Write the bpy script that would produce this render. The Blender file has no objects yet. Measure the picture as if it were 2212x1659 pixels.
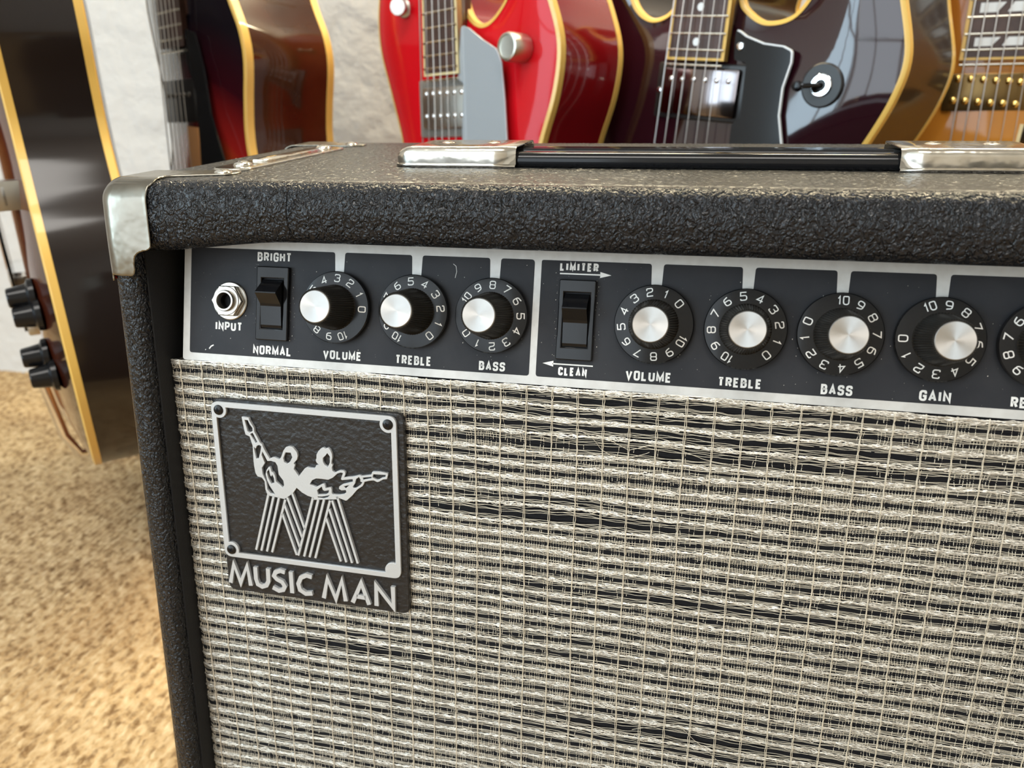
import bpy, bmesh, math, random
import numpy as np
from mathutils import Vector, Matrix
from mathutils.geometry import delaunay_2d_cdt

# ------------------------------------------------------------------ camera
scene = bpy.context.scene
W, H, FPX = 2212, 1659, 1747.99
CAM = Vector((0.25337, -0.33181, 0.13242))
YAW, PITCH, ROLL = 0.24673, 0.37047, -0.01841

def cam_axes():
    fwd = Vector((-math.sin(YAW) * math.cos(PITCH), math.cos(YAW) * math.cos(PITCH), -math.sin(PITCH)))
    right = Vector((math.cos(YAW), math.sin(YAW), 0))
    up = right.cross(fwd)
    return (right * math.cos(ROLL) + up * math.sin(ROLL), -right * math.sin(ROLL) + up * math.cos(ROLL), fwd)
CR, CU, CF = cam_axes()

cam_data = bpy.data.cameras.new('camera')
cam = bpy.data.objects.new('camera', cam_data)
scene.collection.objects.link(cam)
cam_data.sensor_width = 36.0
cam_data.lens = FPX / W * 36.0
cam_data.clip_start = 0.01
cam_data.dof.use_dof = True
cam_data.dof.focus_distance = 0.375
cam_data.dof.aperture_fstop = 11.0
cam.matrix_world = Matrix(((CR.x, CU.x, -CF.x, CAM.x), (CR.y, CU.y, -CF.y, CAM.y), (CR.z, CU.z, -CF.z, CAM.z), (0, 0, 0, 1)))
scene.camera = cam

# ------------------------------------------------------------------ world, window light, exposure
FLOOR = -0.36
world = bpy.data.worlds.new('daylight_sky')
scene.world = world
world.use_nodes = True
bg = world.node_tree.nodes['Background']
bg.inputs['Color'].default_value = (0.75, 0.87, 1.0, 1)
bg.inputs['Strength'].default_value = 1.0

def area_light(name, loc, target, sx, sy, power, col):
    d = bpy.data.lights.new(name, 'AREA')
    d.shape = 'RECTANGLE'; d.size = sx; d.size_y = sy; d.energy = power; d.color = col
    o = bpy.data.objects.new(name, d); scene.collection.objects.link(o)
    o.location = loc
    o.rotation_euler = (Vector(target) - Vector(loc)).to_track_quat('-Z', 'Y').to_euler()
    return o
# daylight entering through the two windows of the room (left wall and the wall behind the camera)
area_light('daylight_left', (-2.32, -1.825, 0.825), (0, -1.825, 0.70), 1.35, 2.05, 52, (0.66, 0.87, 1.0))
area_light('daylight_rear', (-1.16, -2.62, 0.825), (-1.0, 0, 0.60), 2.12, 2.05, 30, (0.86, 0.95, 1.0))
# unseen warm strip lamp above the guitars, set low to brighten the amplifier top
area_light('strip_lamp_light', (0.34, 0.62, 0.785), (0.34, -0.30, 0.15), 1.3, 0.07, 32, (1.0, 0.85, 0.56))
# added square lamp panel on the ceiling, unseen, filling in light from above
area_light('ceiling_fill_light', (0.15, -0.75, 2.02), (0.15, -0.60, 0.0), 1.2, 1.2, 42, (1.0, 0.96, 0.90))

scene.view_settings.view_transform = 'Standard'
scene.view_settings.look = 'None'
scene.view_settings.gamma = 1.0
scene.view_settings.use_curve_mapping = False
scene.view_settings.exposure = 0.2
scene.cycles.use_denoising = True
scene.cycles.max_bounces = 6
scene.cycles.diffuse_bounces = 3
scene.cycles.glossy_bounces = 4
scene.cycles.caustics_reflective = False
scene.cycles.caustics_refractive = False
scene.cycles.sample_clamp_indirect = 4.0

# ------------------------------------------------------------------ helpers
def ray(x, y):
    return CR * ((x - W / 2) / FPX) - CU * ((y - H / 2) / FPX) + CF

def mesh_obj(name, verts, faces, mat, parent=None, M=None, smooth=False, sharp=None):
    me = bpy.data.meshes.new(name)
    me.from_pydata([tuple(v) for v in verts], [], faces)
    me.validate()
    if smooth:
        me.polygons.foreach_set('use_smooth', [True] * len(me.polygons))
        if sharp is not None:
            me.set_sharp_from_angle(angle=math.radians(sharp))
    return link_mesh(name, me, mat, parent, M)

def link_mesh(name, me, mat, parent=None, M=None):
    if mat is not None and not me.materials:
        me.materials.append(mat)
    o = bpy.data.objects.new(name, me)
    scene.collection.objects.link(o)
    place(o, parent, M)
    return o

WM = {}
def place(o, parent, M):
    M = Matrix(M) if M is not None else Matrix.Identity(4)
    WM[o.name] = M
    o.matrix_basis = M
    if parent is not None:
        o.parent = parent
        o.matrix_parent_inverse = WM[parent.name].inverted()

def empty(name, loc, label, cat, group=None):
    o = bpy.data.objects.new(name, None)
    o.empty_display_size = 0.05
    scene.collection.objects.link(o)
    place(o, None, Matrix.Translation(loc))
    o['label'] = label; o['category'] = cat
    if group: o['group'] = group
    return o

def bm_obj(name, bm, mat, parent=None, M=None, smooth=True, sharp=40):
    me = bpy.data.meshes.new(name)
    bmesh.ops.recalc_face_normals(bm, faces=bm.faces[:])
    bm.to_mesh(me); bm.free()
    if smooth:
        me.polygons.foreach_set('use_smooth', [True] * len(me.polygons))
        me.set_sharp_from_angle(angle=math.radians(sharp))
    return link_mesh(name, me, mat, parent, M)

def bm_box(x0, x1, y0, y1, z0, z1, bev=0.0, seg=3, bm=None):
    own = bm is None
    b = bmesh.new()
    bmesh.ops.create_cube(b, size=1.0)
    for v in b.verts:
        v.co = Vector(((x0 + x1) / 2 + v.co.x * (x1 - x0), (y0 + y1) / 2 + v.co.y * (y1 - y0), (z0 + z1) / 2 + v.co.z * (z1 - z0)))
    if bev > 0:
        bmesh.ops.bevel(b, geom=b.edges[:], offset=bev, segments=seg, profile=0.5, affect='EDGES')
    if own: return b
    merge(bm, b)
    return bm

def merge(bm, b, M=None):
    me = bpy.data.meshes.new('t')
    b.to_mesh(me); b.free()
    if M is not None: me.transform(M)
    bm.from_mesh(me)
    bpy.data.meshes.remove(me)

def lathe(prof, n=48, flute=None):
    """profile of (r, z); closed at both ends on the axis when r == 0"""
    vs, fs = [], []
    idx = []
    for k, (r, z) in enumerate(prof):
        if r <= 1e-9:
            vs.append((0, 0, z)); idx.append([len(vs) - 1] * n)
        else:
            row = []
            for i in range(n):
                a = 2 * math.pi * i / n
                rr = r * (flute(k, i) if flute else 1.0)
                vs.append((rr * math.cos(a), rr * math.sin(a), z)); row.append(len(vs) - 1)
            idx.append(row)
    for k in range(len(prof) - 1):
        A, B = idx[k], idx[k + 1]
        for i in range(n):
            j = (i + 1) % n
            f = [A[i], A[j], B[j], B[i]]
            f = [q for m, q in enumerate(f) if q not in f[:m]]
            if len(f) > 2: fs.append(f)
    return vs, fs

def tube(pts, r, n=8, cap=True):
    vs, fs = [], []
    pts = [Vector(p) for p in pts]
    for i, p in enumerate(pts):
        d = (pts[min(i + 1, len(pts) - 1)] - pts[max(i - 1, 0)]).normalized()
        a = d.orthogonal().normalized() if i == 0 else (a - d * a.dot(d)).normalized()
        b = d.cross(a)
        for k in range(n):
            t = 2 * math.pi * k / n
            vs.append(p + (a * math.cos(t) + b * math.sin(t)) * r)
    for i in range(len(pts) - 1):
        for k in range(n):
            j = (k + 1) % n
            fs.append((i * n + k, i * n + j, (i + 1) * n + j, (i + 1) * n + k))
    if cap:
        fs.append(tuple(reversed(range(n)))); fs.append(tuple(range((len(pts) - 1) * n, len(pts) * n)))
    return vs, fs

def join(parts):
    V, F = [], []
    for vs, fs in parts:
        o = len(V); V += list(vs); F += [tuple(i + o for i in f) for f in fs]
    return V, F

def round_poly(pts, radii, seg=5, closed=True):
    out = []
    n = len(pts)
    for i in range(n):
        p = Vector(pts[i]); r = radii[i] if not isinstance(radii, (int, float)) else radii
        if (not closed and i in (0, n - 1)) or r <= 0:
            out.append(p); continue
        a = Vector(pts[i - 1]) - p; b = Vector(pts[(i + 1) % n]) - p
        la, lb = a.length, b.length; a.normalize(); b.normalize()
        ang = a.angle(b)
        t = min(r / math.tan(ang / 2) if ang > 1e-3 else 0, la * .49, lb * .49)
        p0, p1 = p + a * t, p + b * t
        for k in range(seg + 1):
            s = k / seg
            out.append(p0 * (1 - s) ** 2 + p * 2 * s * (1 - s) + p1 * s * s)
    return [(q.x, q.y) for q in out]

def smooth_closed(pts, sub=6):
    n = len(pts); out = []
    P = [Vector(p) for p in pts]
    for i in range(n):
        p0, p1, p2, p3 = P[i - 1], P[i], P[(i + 1) % n], P[(i + 2) % n]
        for k in range(sub):
            t = k / sub
            out.append(0.5 * ((2 * p1) + (p2 - p0) * t + (2 * p0 - 5 * p1 + 4 * p2 - p3) * t * t + (3 * p1 - p0 - 3 * p2 + p3) * t ** 3))
    return [(q.x, q.y) for q in out]

def fill_shape(name, loops, z0, z1, bevel=0.0):
    """flat plate with holes, between heights z0 and z1 (local z), as a mesh"""
    cu = bpy.data.curves.new(name, 'CURVE')
    cu.dimensions = '2D'; cu.fill_mode = 'BOTH'
    cu.extrude = max((z1 - z0) / 2 - bevel, 1e-6); cu.bevel_depth = bevel; cu.bevel_resolution = 1
    if bevel: cu.offset = -bevel
    for L in loops:
        s = cu.splines.new('POLY'); s.points.add(len(L) - 1)
        for p, q in zip(s.points, L): p.co = (q[0], q[1], 0, 1)
        s.use_cyclic_u = True
    o = bpy.data.objects.new(name, cu)
    me = bpy.data.meshes.new_from_object(o)
    bpy.data.objects.remove(o); bpy.data.curves.remove(cu)
    me.transform(Matrix.Translation((0, 0, (z0 + z1) / 2)))
    me.materials.clear()
    return me

def ribbon(pl, w, z0, z1, closed=False):
    """stroke of width w along a polyline; a raised bar between z0 and z1"""
    n = len(pl); P = [Vector(p) for p in pl]
    L, R = [], []
    for i in range(n):
        if closed:
            a, b = P[i - 1], P[(i + 1) % n]
            d0 = (P[i] - a).normalized(); d1 = (b - P[i]).normalized()
        else:
            d0 = (P[i] - P[i - 1]).normalized() if i > 0 else (P[1] - P[0]).normalized()
            d1 = (P[i + 1] - P[i]).normalized() if i < n - 1 else d0
        m = d0 + d1
        m = m.normalized() if m.length > 1e-6 else d0
        nn = Vector((-m.y, m.x))
        c = max(nn.dot(Vector((-d0.y, d0.x))), 0.42)
        L.append(P[i] + nn * (w / 2 / c)); R.append(P[i] - nn * (w / 2 / c))
    vs = [(q.x, q.y, z1) for q in L] + [(q.x, q.y, z1) for q in R] + [(q.x, q.y, z0) for q in L] + [(q.x, q.y, z0) for q in R]
    fs = []
    m = n if closed else n - 1
    for i in range(m):
        j = (i + 1) % n
        fs += [(n + i, n + j, j, i), (i, j, 2 * n + j, 2 * n + i), (n + j, n + i, 3 * n + i, 3 * n + j)]
    if not closed:
        fs += [(0, 2 * n, 3 * n, n), (n - 1, 2 * n - 1, 4 * n - 1, 3 * n - 1)]
    return vs, fs

def inside(px, py, L):
    P = np.array(L); Q = np.roll(P, -1, 0); r = np.zeros(len(px), bool)
    for a, b in zip(P, Q):
        c = ((a[1] > py) != (b[1] > py)) & (px < (b[0] - a[0]) * (py - a[1]) / (b[1] - a[1] + 1e-12) + a[0])
        r ^= c
    return r

# stroke lettering: centre lines in a unit box, third value 1 = rounded corner
GL = {
 'A': [[(0, 0), (.5, 1), (1, 0)], [(.2, .3), (.8, .3)]],
 'B': [[(0, .53), (.92, .53, 1), (.92, 1, 1), (0, 1), (0, 0), (1, 0, 1), (1, .53, 1), (.3, .53)]],
 'C': [[(1, .7), (1, 1, 1), (0, 1, 1), (0, 0, 1), (1, 0, 1), (1, .3)]],
 'E': [[(1, 1), (0, 1), (0, 0), (1, 0)], [(0, .52), (.85, .52)]],
 'G': [[(1, .72), (1, 1, 1), (0, 1, 1), (0, 0, 1), (1, 0, 1), (1, .46), (.5, .46)]],
 'H': [[(0, 0), (0, 1)], [(1, 0), (1, 1)], [(0, .52), (1, .52)]],
 'I': [[(.5, 0), (.5, 1)]],
 'L': [[(0, 1), (0, 0), (1, 0)]],
 'M': [[(0, 0), (0, 1), (.5, .12), (1, 1), (1, 0)]],
 'N': [[(0, 0), (0, 1), (1, 0), (1, 1)]],
 'O': [[(.5, 1), (0, 1, 1), (0, 0, 1), (1, 0, 1), (1, 1, 1), (.49, 1)]],
 'P': [[(0, 0), (0, 1), (1, 1, 1), (1, .44, 1), (0, .44)]],
 'R': [[(0, 0), (0, 1), (1, 1, 1), (1, .48, 1), (0, .48)], [(.55, .48), (1, 0)]],
 'S': [[(1, .74), (1, 1, 1), (0, 1, 1), (0, .53, 1), (1, .53, 1), (1, 0, 1), (0, 0, 1), (0, .26)]],
 'T': [[(.5, 0), (.5, 1)], [(0, 1), (1, 1)]],
 'U': [[(0, 1), (0, 0, 1), (1, 0, 1), (1, 1)]],
 'V': [[(0, 1), (.5, 0), (1, 1)]],
 '0': [[(.5, 1), (0, 1, 1), (0, 0, 1), (1, 0, 1), (1, 1, 1), (.49, 1)]],
 '1': [[(.1, .72), (.62, 1), (.62, 0)]],
 '2': [[(0, .74), (0, 1, 1), (1, 1, 1), (1, .56, 1), (0, .42, 1), (0, 0), (1, 0)]],
 '3': [[(0, .8), (0, 1, 1), (1, 1, 1), (1, .53, 1), (.35, .53)], [(.35, .53), (1, .53, 1), (1, 0, 1), (0, 0, 1), (0, .2)]],
 '4': [[(.72, 0), (.72, 1), (0, .3), (1, .3)]],
 '5': [[(1, 1), (.05, 1), (.0, .56), (1, .6, 1), (1, 0, 1), (0, 0, 1), (0, .18)]],
 '6': [[(.85, 1), (0, .85, 1), (0, 0, 1), (1, 0, 1), (1, .56, 1), (0, .56)]],
 '7': [[(0, 1), (1, 1), (.3, 0)]],
 '8': [[(.5, .53), (0, .53, 1), (0, 1, 1), (1, 1, 1), (1, .53, 1), (.5, .53)], [(.5, .53), (0, .53, 1), (0, 0, 1), (1, 0, 1), (1, .53, 1), (.5, .53)]],
 '9': [[(.15, 0), (1, .15, 1), (1, 1, 1), (0, 1, 1), (0, .44, 1), (1, .44)]],
}
NARROW = {'I': .12, '1': .55, 'M': 1.35, 'N': 1.05, 'V': 1.12, 'A': 1.12, 'E': .88, 'L': .86, 'T': 1.0}

def text_strokes(s, x0, x1, y0, y1, w, gap=.36):
    """list of polylines filling the box exactly"""
    hgt = y1 - y0
    ws = [NARROW.get(c, 1.0) for c in s]
    # centre-line widths: total = sum(w_i*k + stroke) + gaps
    tot = x1 - x0
    g = gap * w * 1.9
    k = (tot - len(s) * w - (len(s) - 1) * g) / sum(ws)
    out = []; x = x0
    for c, cw in zip(s, ws):
        cwid = cw * k
        for pl in GL[c]:
            pts = [(x + w / 2 + p[0] * cwid, y0 + w / 2 + p[1] * (hgt - w)) for p in pl]
            rad = [min(cwid, hgt * .5) * .55 if len(p) > 2 else 0 for p in pl]
            out.append(round_poly(pts, rad, 4, closed=False))
        x += cwid + w + g
    return out

# ------------------------------------------------------------------ materials
def mat(name, col, rough=.5, metal=0., spec=.5, coat=0., coat_rough=.03, bump=None, var=None, aniso=0.):
    """bump = list of (kind, scale, distance_m); var = (scale, colour2, amount)"""
    m = bpy.data.materials.new(name); m.use_nodes = True
    nt = m.node_tree; b = nt.nodes['Principled BSDF']
    b.inputs['Base Color'].default_value = (*col, 1); b.inputs['Roughness'].default_value = rough
    b.inputs['Metallic'].default_value = metal; b.inputs['Specular IOR Level'].default_value = spec
    b.inputs['Coat Weight'].default_value = coat; b.inputs['Coat Roughness'].default_value = coat_rough
    tc = nt.nodes.new('ShaderNodeTexCoord')
    if var:
        n = nt.nodes.new('ShaderNodeTexNoise'); n.inputs['Scale'].default_value = var[0]; n.inputs['Detail'].default_value = 5
        nt.links.new(tc.outputs['Object'], n.inputs['Vector'])
        r = nt.nodes.new('ShaderNodeMapRange'); r.inputs['From Min'].default_value = .35; r.inputs['From Max'].default_value = .65
        r.inputs['To Max'].default_value = var[2]
        nt.links.new(n.outputs['Fac'], r.inputs['Value'])
        mx = nt.nodes.new('ShaderNodeMix'); mx.data_type = 'RGBA'
        mx.inputs[6].default_value = (*col, 1); mx.inputs[7].default_value = (*var[1], 1)
        nt.links.new(r.outputs[0], mx.inputs[0]); nt.links.new(mx.outputs[2], b.inputs['Base Color'])
    if bump:
        prev = None
        for kind, sc, dist in bump:
            if kind == 'noise':
                n = nt.nodes.new('ShaderNodeTexNoise'); n.inputs['Detail'].default_value = 3; out = n.outputs['Fac']
            else:
                n = nt.nodes.new('ShaderNodeTexVoronoi')
                n.feature = 'SMOOTH_F1' if kind == 'voronoi' else 'DISTANCE_TO_EDGE'
                out = n.outputs['Distance']
            n.inputs['Scale'].default_value = sc
            nt.links.new(tc.outputs['Object'], n.inputs['Vector'])
            bp = nt.nodes.new('ShaderNodeBump'); bp.inputs['Distance'].default_value = dist; bp.inputs['Strength'].default_value = 1.0
            nt.links.new(out, bp.inputs['Height'])
            if prev: nt.links.new(prev.outputs['Normal'], bp.inputs['Normal'])
            prev = bp
        nt.links.new(prev.outputs['Normal'], b.inputs['Normal'])
    if aniso:
        b.inputs['Anisotropic'].default_value = aniso
        tg = nt.nodes.new('ShaderNodeTangent'); tg.direction_type = 'RADIAL'; tg.axis = 'Z'
        nt.links.new(tg.outputs[0], b.inputs['Tangent'])
    return m

def tolex_material(name, rough, k):
    m = mat(name, (.010, .0105, .0125), rough, spec=.36)
    nt = m.node_tree; b = nt.nodes['Principled BSDF']
    tc = [n for n in nt.nodes if n.type == 'TEX_COORD'][0]
    # wrinkled grain: warped cells plus fine wrinkle noise
    wn = nt.nodes.new('ShaderNodeTexNoise'); wn.inputs['Scale'].default_value = 260; wn.inputs['Detail'].default_value = 2
    nt.links.new(tc.outputs['Object'], wn.inputs['Vector'])
    sub = nt.nodes.new('ShaderNodeVectorMath'); sub.operation = 'SUBTRACT'; sub.inputs[1].default_value = (.5, .5, .5)
    nt.links.new(wn.outputs['Color'], sub.inputs[0])
    scl = nt.nodes.new('ShaderNodeVectorMath'); scl.operation = 'SCALE'; scl.inputs['Scale'].default_value = .0030
    nt.links.new(sub.outputs[0], scl.inputs[0])
    add = nt.nodes.new('ShaderNodeVectorMath'); add.operation = 'ADD'
    nt.links.new(tc.outputs['Object'], add.inputs[0]); nt.links.new(scl.outputs[0], add.inputs[1])
    mp = nt.nodes.new('ShaderNodeMapping'); mp.inputs['Scale'].default_value = (1.25, 1.0, .8); mp.inputs['Rotation'].default_value = (0, .5, 0)
    nt.links.new(add.outputs[0], mp.inputs['Vector'])
    n1 = nt.nodes.new('ShaderNodeTexNoise'); n1.inputs['Scale'].default_value = 290; n1.inputs['Detail'].default_value = 1.5; n1.inputs['Distortion'].default_value = .6
    nt.links.new(mp.outputs[0], n1.inputs['Vector'])
    r1 = nt.nodes.new('ShaderNodeMath'); r1.operation = 'SUBTRACT'; r1.inputs[1].default_value = .5; nt.links.new(n1.outputs['Fac'], r1.inputs[0])
    r2 = nt.nodes.new('ShaderNodeMath'); r2.operation = 'ABSOLUTE'; nt.links.new(r1.outputs[0], r2.inputs[0])
    mr = nt.nodes.new('ShaderNodeMapRange'); mr.inputs['From Max'].default_value = .16; mr.interpolation_type = 'SMOOTHSTEP'   # valleys along the zero lines
    nt.links.new(r2.outputs[0], mr.inputs['Value'])
    vo = nt.nodes.new('ShaderNodeTexVoronoi'); vo.feature = 'SMOOTH_F1'; vo.inputs['Scale'].default_value = 760
    nt.links.new(add.outputs[0], vo.inputs['Vector'])
    b1 = nt.nodes.new('ShaderNodeBump'); b1.inputs['Distance'].default_value = .00062 * k
    nt.links.new(mr.outputs[0], b1.inputs['Height'])
    b2 = nt.nodes.new('ShaderNodeBump'); b2.inputs['Distance'].default_value = .00080 * k; b2.invert = True
    nt.links.new(vo.outputs['Distance'], b2.inputs['Height']); nt.links.new(b1.outputs[0], b2.inputs['Normal'])
    nt.links.new(b2.outputs[0], b.inputs['Normal'])
    return m

TOLEX = tolex_material('black_tolex', .24, 1.0)
TOLEX_TOP = mat('black_tolex_top', (.014, .014, .014), .28, spec=.5, bump=[('noise', 1400, .00018)])  # same tolex as the sides, lightened and shinier to carry the top's glare
TOLEX_IN = mat('black_cloth_lining', (.008, .008, .009), .75, bump=[('noise', 900, .0002)])
NICKEL = mat('nickel_plate', (.66, .62, .55), .17, 1., bump=[('noise', 45, .0012)], var=(160, (.50, .45, .37), .5))
NICKEL_RUST = mat('rusted_nickel_edge', (.33, .13, .06), .6, .4, bump=[('noise', 600, .0005)], var=(500, (.7, .62, .55), .7))
CHROME = mat('chrome', (.86, .86, .87), .06, 1.)
GREY_METAL = mat('dull_silver', (.46, .43, .38), .34, 1.)
GUARD = mat('dull_nickel', (.27, .25, .21), .27, 1., bump=[('noise', 45, .0012)], var=(140, (.20, .18, .145), .35))
BLACK_PLASTIC = mat('black_plastic', (.009, .009, .010), .17, spec=.26, var=(700, (.018, .017, .016), .2))
GRIP = mat('dusty_black_plastic', (.020, .018, .015), .38, spec=.5)
GLOSS_BLACK = mat('glossy_black_plastic', (.007, .007, .008), .12, spec=.3)
SPUN = mat('spun_aluminium', (.56, .55, .535), .56, 1., aniso=.75, var=(60, (.75, .73, .69), .4))
WHITE_PRINT = mat('white_print', (.80, .79, .76), .55)
PANEL_WHITE = mat('silver_white_panel', (.60, .59, .565), .42, .15, var=(220, (.48, .46, .43), .45))
PANEL_BLACK = mat('charcoal_panel_paint', (.024, .025, .029), .45, spec=.14, var=(40, (.035, .036, .040), .8), bump=[('noise', 2500, .00004)])
BADGE_BLACK = mat('black_badge_plate', (.012, .012, .013), .34, bump=[('noise', 330, .0006)])
BRUSHED = mat('brushed_aluminium', (.56, .57, .575), .42, .35, bump=[('noise', 1500, .00005)])
BLACK_SCREW = mat('black_oxide_screw', (.02, .019, .018), .25, .6)
SILVER_THREAD = mat('silver_thread', (.93, .88, .78), .26, .5, spec=.6, var=(420, (.50, .45, .37), .8))
CREAM_THREAD = mat('cream_thread', (.66, .585, .46), .38, .1, spec=.6)
BLACK_THREAD = mat('black_thread', (.009, .009, .0105), .6, spec=.12)
BAFFLE = mat('dark_baffle_board', (.026, .023, .018), .8, spec=.15, bump=[('noise', 500, .0003)])
PLASTER = mat('white_plaster', (.70, .68, .65), .75, bump=[('noise', 24, .0060), ('noise', 80, .0010)])
WHITEPAINT = mat('white_paint', (.80, .79, .77), .6)
SISAL_BASE = mat('sisal_weave', (.46, .32, .17), .9, spec=.1, var=(130, (.26, .17, .09), .9), bump=[('voronoi', 110, .004)])

# ------------------------------------------------------------------ the room
def structure(o, label=None):
    o['kind'] = 'structure'
    if label: o['label'] = label
    return o

WX0, WX1, WY0 = -2.3, 2.4, -2.6
def wall_y(x): return 0.775
ZC = 2.1
mesh = mesh_obj('floor', [(WX0 - .3, WY0 - .3, FLOOR - .02), (WX1 + .3, WY0 - .3, FLOOR - .02), (WX1 + .3, 1.3, FLOOR - .02), (WX0 - .3, 1.3, FLOOR - .02),
                          (WX0 - .3, WY0 - .3, FLOOR - .003), (WX1 + .3, WY0 - .3, FLOOR - .003), (WX1 + .3, 1.3, FLOOR - .003), (WX0 - .3, 1.3, FLOOR - .003)],
                [(3, 2, 1, 0), (4, 5, 6, 7), (0, 1, 5, 4), (1, 2, 6, 5), (2, 3, 7, 6), (3, 0, 4, 7)], SISAL_BASE)
structure(mesh, 'tan sisal covered floor of the room')

def slab(name, pts, th, material, label):
    """vertical wall slab over a plan polyline segment"""
    (xa, ya), (xb, yb) = pts
    d = Vector((xb - xa, yb - ya)).normalized(); n = Vector((-d.y, d.x)) * th
    vs = []
    for z in (FLOOR - .02, ZC):
        vs += [(xa, ya, z), (xb, yb, z), (xb + n.x, yb + n.y, z), (xa + n.x, ya + n.y, z)]
    return structure(mesh_obj(name, vs, [(0, 1, 5, 4), (1, 2, 6, 5), (2, 3, 7, 6), (3, 0, 4, 7), (3, 2, 1, 0), (4, 5, 6, 7)], material), label)
slab('wall_back', ((WX0, wall_y(WX0)), (WX1, wall_y(WX1))), .08, PLASTER, 'white rough plaster wall behind the guitars')
slab('wall_right', ((WX1, wall_y(WX1)), (WX1, WY0)), .08, WHITEPAINT, 'white side wall opposite the window wall')
structure(mesh_obj('ceiling', [(WX0, WY0, ZC), (WX1, WY0, ZC), (WX1, 1.3, ZC), (WX0, 1.3, ZC), (WX0, WY0, ZC + .05), (WX1, WY0, ZC + .05), (WX1, 1.3, ZC + .05), (WX0, 1.3, ZC + .05)],
                   [(0, 1, 2, 3), (7, 6, 5, 4), (0, 4, 5, 1), (1, 5, 6, 2), (2, 6, 7, 3), (3, 7, 4, 0)], WHITEPAINT), 'white ceiling')

def window_wall(name, wname, axis, pos, a0, a1, w0, w1, z0, z1, nbar, label):
    """wall with one opening [w0,w1]x[z0,z1] and a window frame with glazing bars"""
    bm = bmesh.new()
    def seg(p0, p1, q0, q1, th=.04, b=bm):
        if axis == 'x': bm_box(pos - th, pos + th, p0, p1, q0, q1, bm=b)
        else: bm_box(p0, p1, pos - th, pos + th, q0, q1, bm=b)
    seg(a0, w0, FLOOR - .02, ZC); seg(w1, a1, FLOOR - .02, ZC); seg(w0, w1, FLOOR - .02, z0); seg(w0, w1, z1, ZC)
    structure(bm_obj(name, bm, WHITEPAINT, smooth=False), label)
    fb = bmesh.new(); f = .035
    for s in ((w0, w0 + f, z0, z1), (w1 - f, w1, z0, z1), (w0, w1, z0, z0 + f), (w0, w1, z1 - f, z1)): seg(*s, th=.03, b=fb)
    for i in range(1, nbar):
        c = w0 + (w1 - w0) * i / nbar; seg(c - .02, c + .02, z0, z1, th=.02, b=fb)
    c = z0 + (z1 - z0) * .6; seg(w0, w1, c - .015, c + .015, th=.02, b=fb)
    structure(bm_obj(wname, fb, WHITEPAINT, smooth=False), 'white window frame with glazing bars')
window_wall('wall_left', 'window_1', 'x', WX0 + .04, WY0, wall_y(WX0) + .05, -2.5, -1.15, -.2, 1.85, 2, 'white wall with the daylight window')
window_wall('wall_rear', 'window_2', 'y', WY0 + .04, WX0, WX1, -2.22, -.1, -.2, 1.85, 3, 'white wall with the wide window behind the room')

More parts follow.
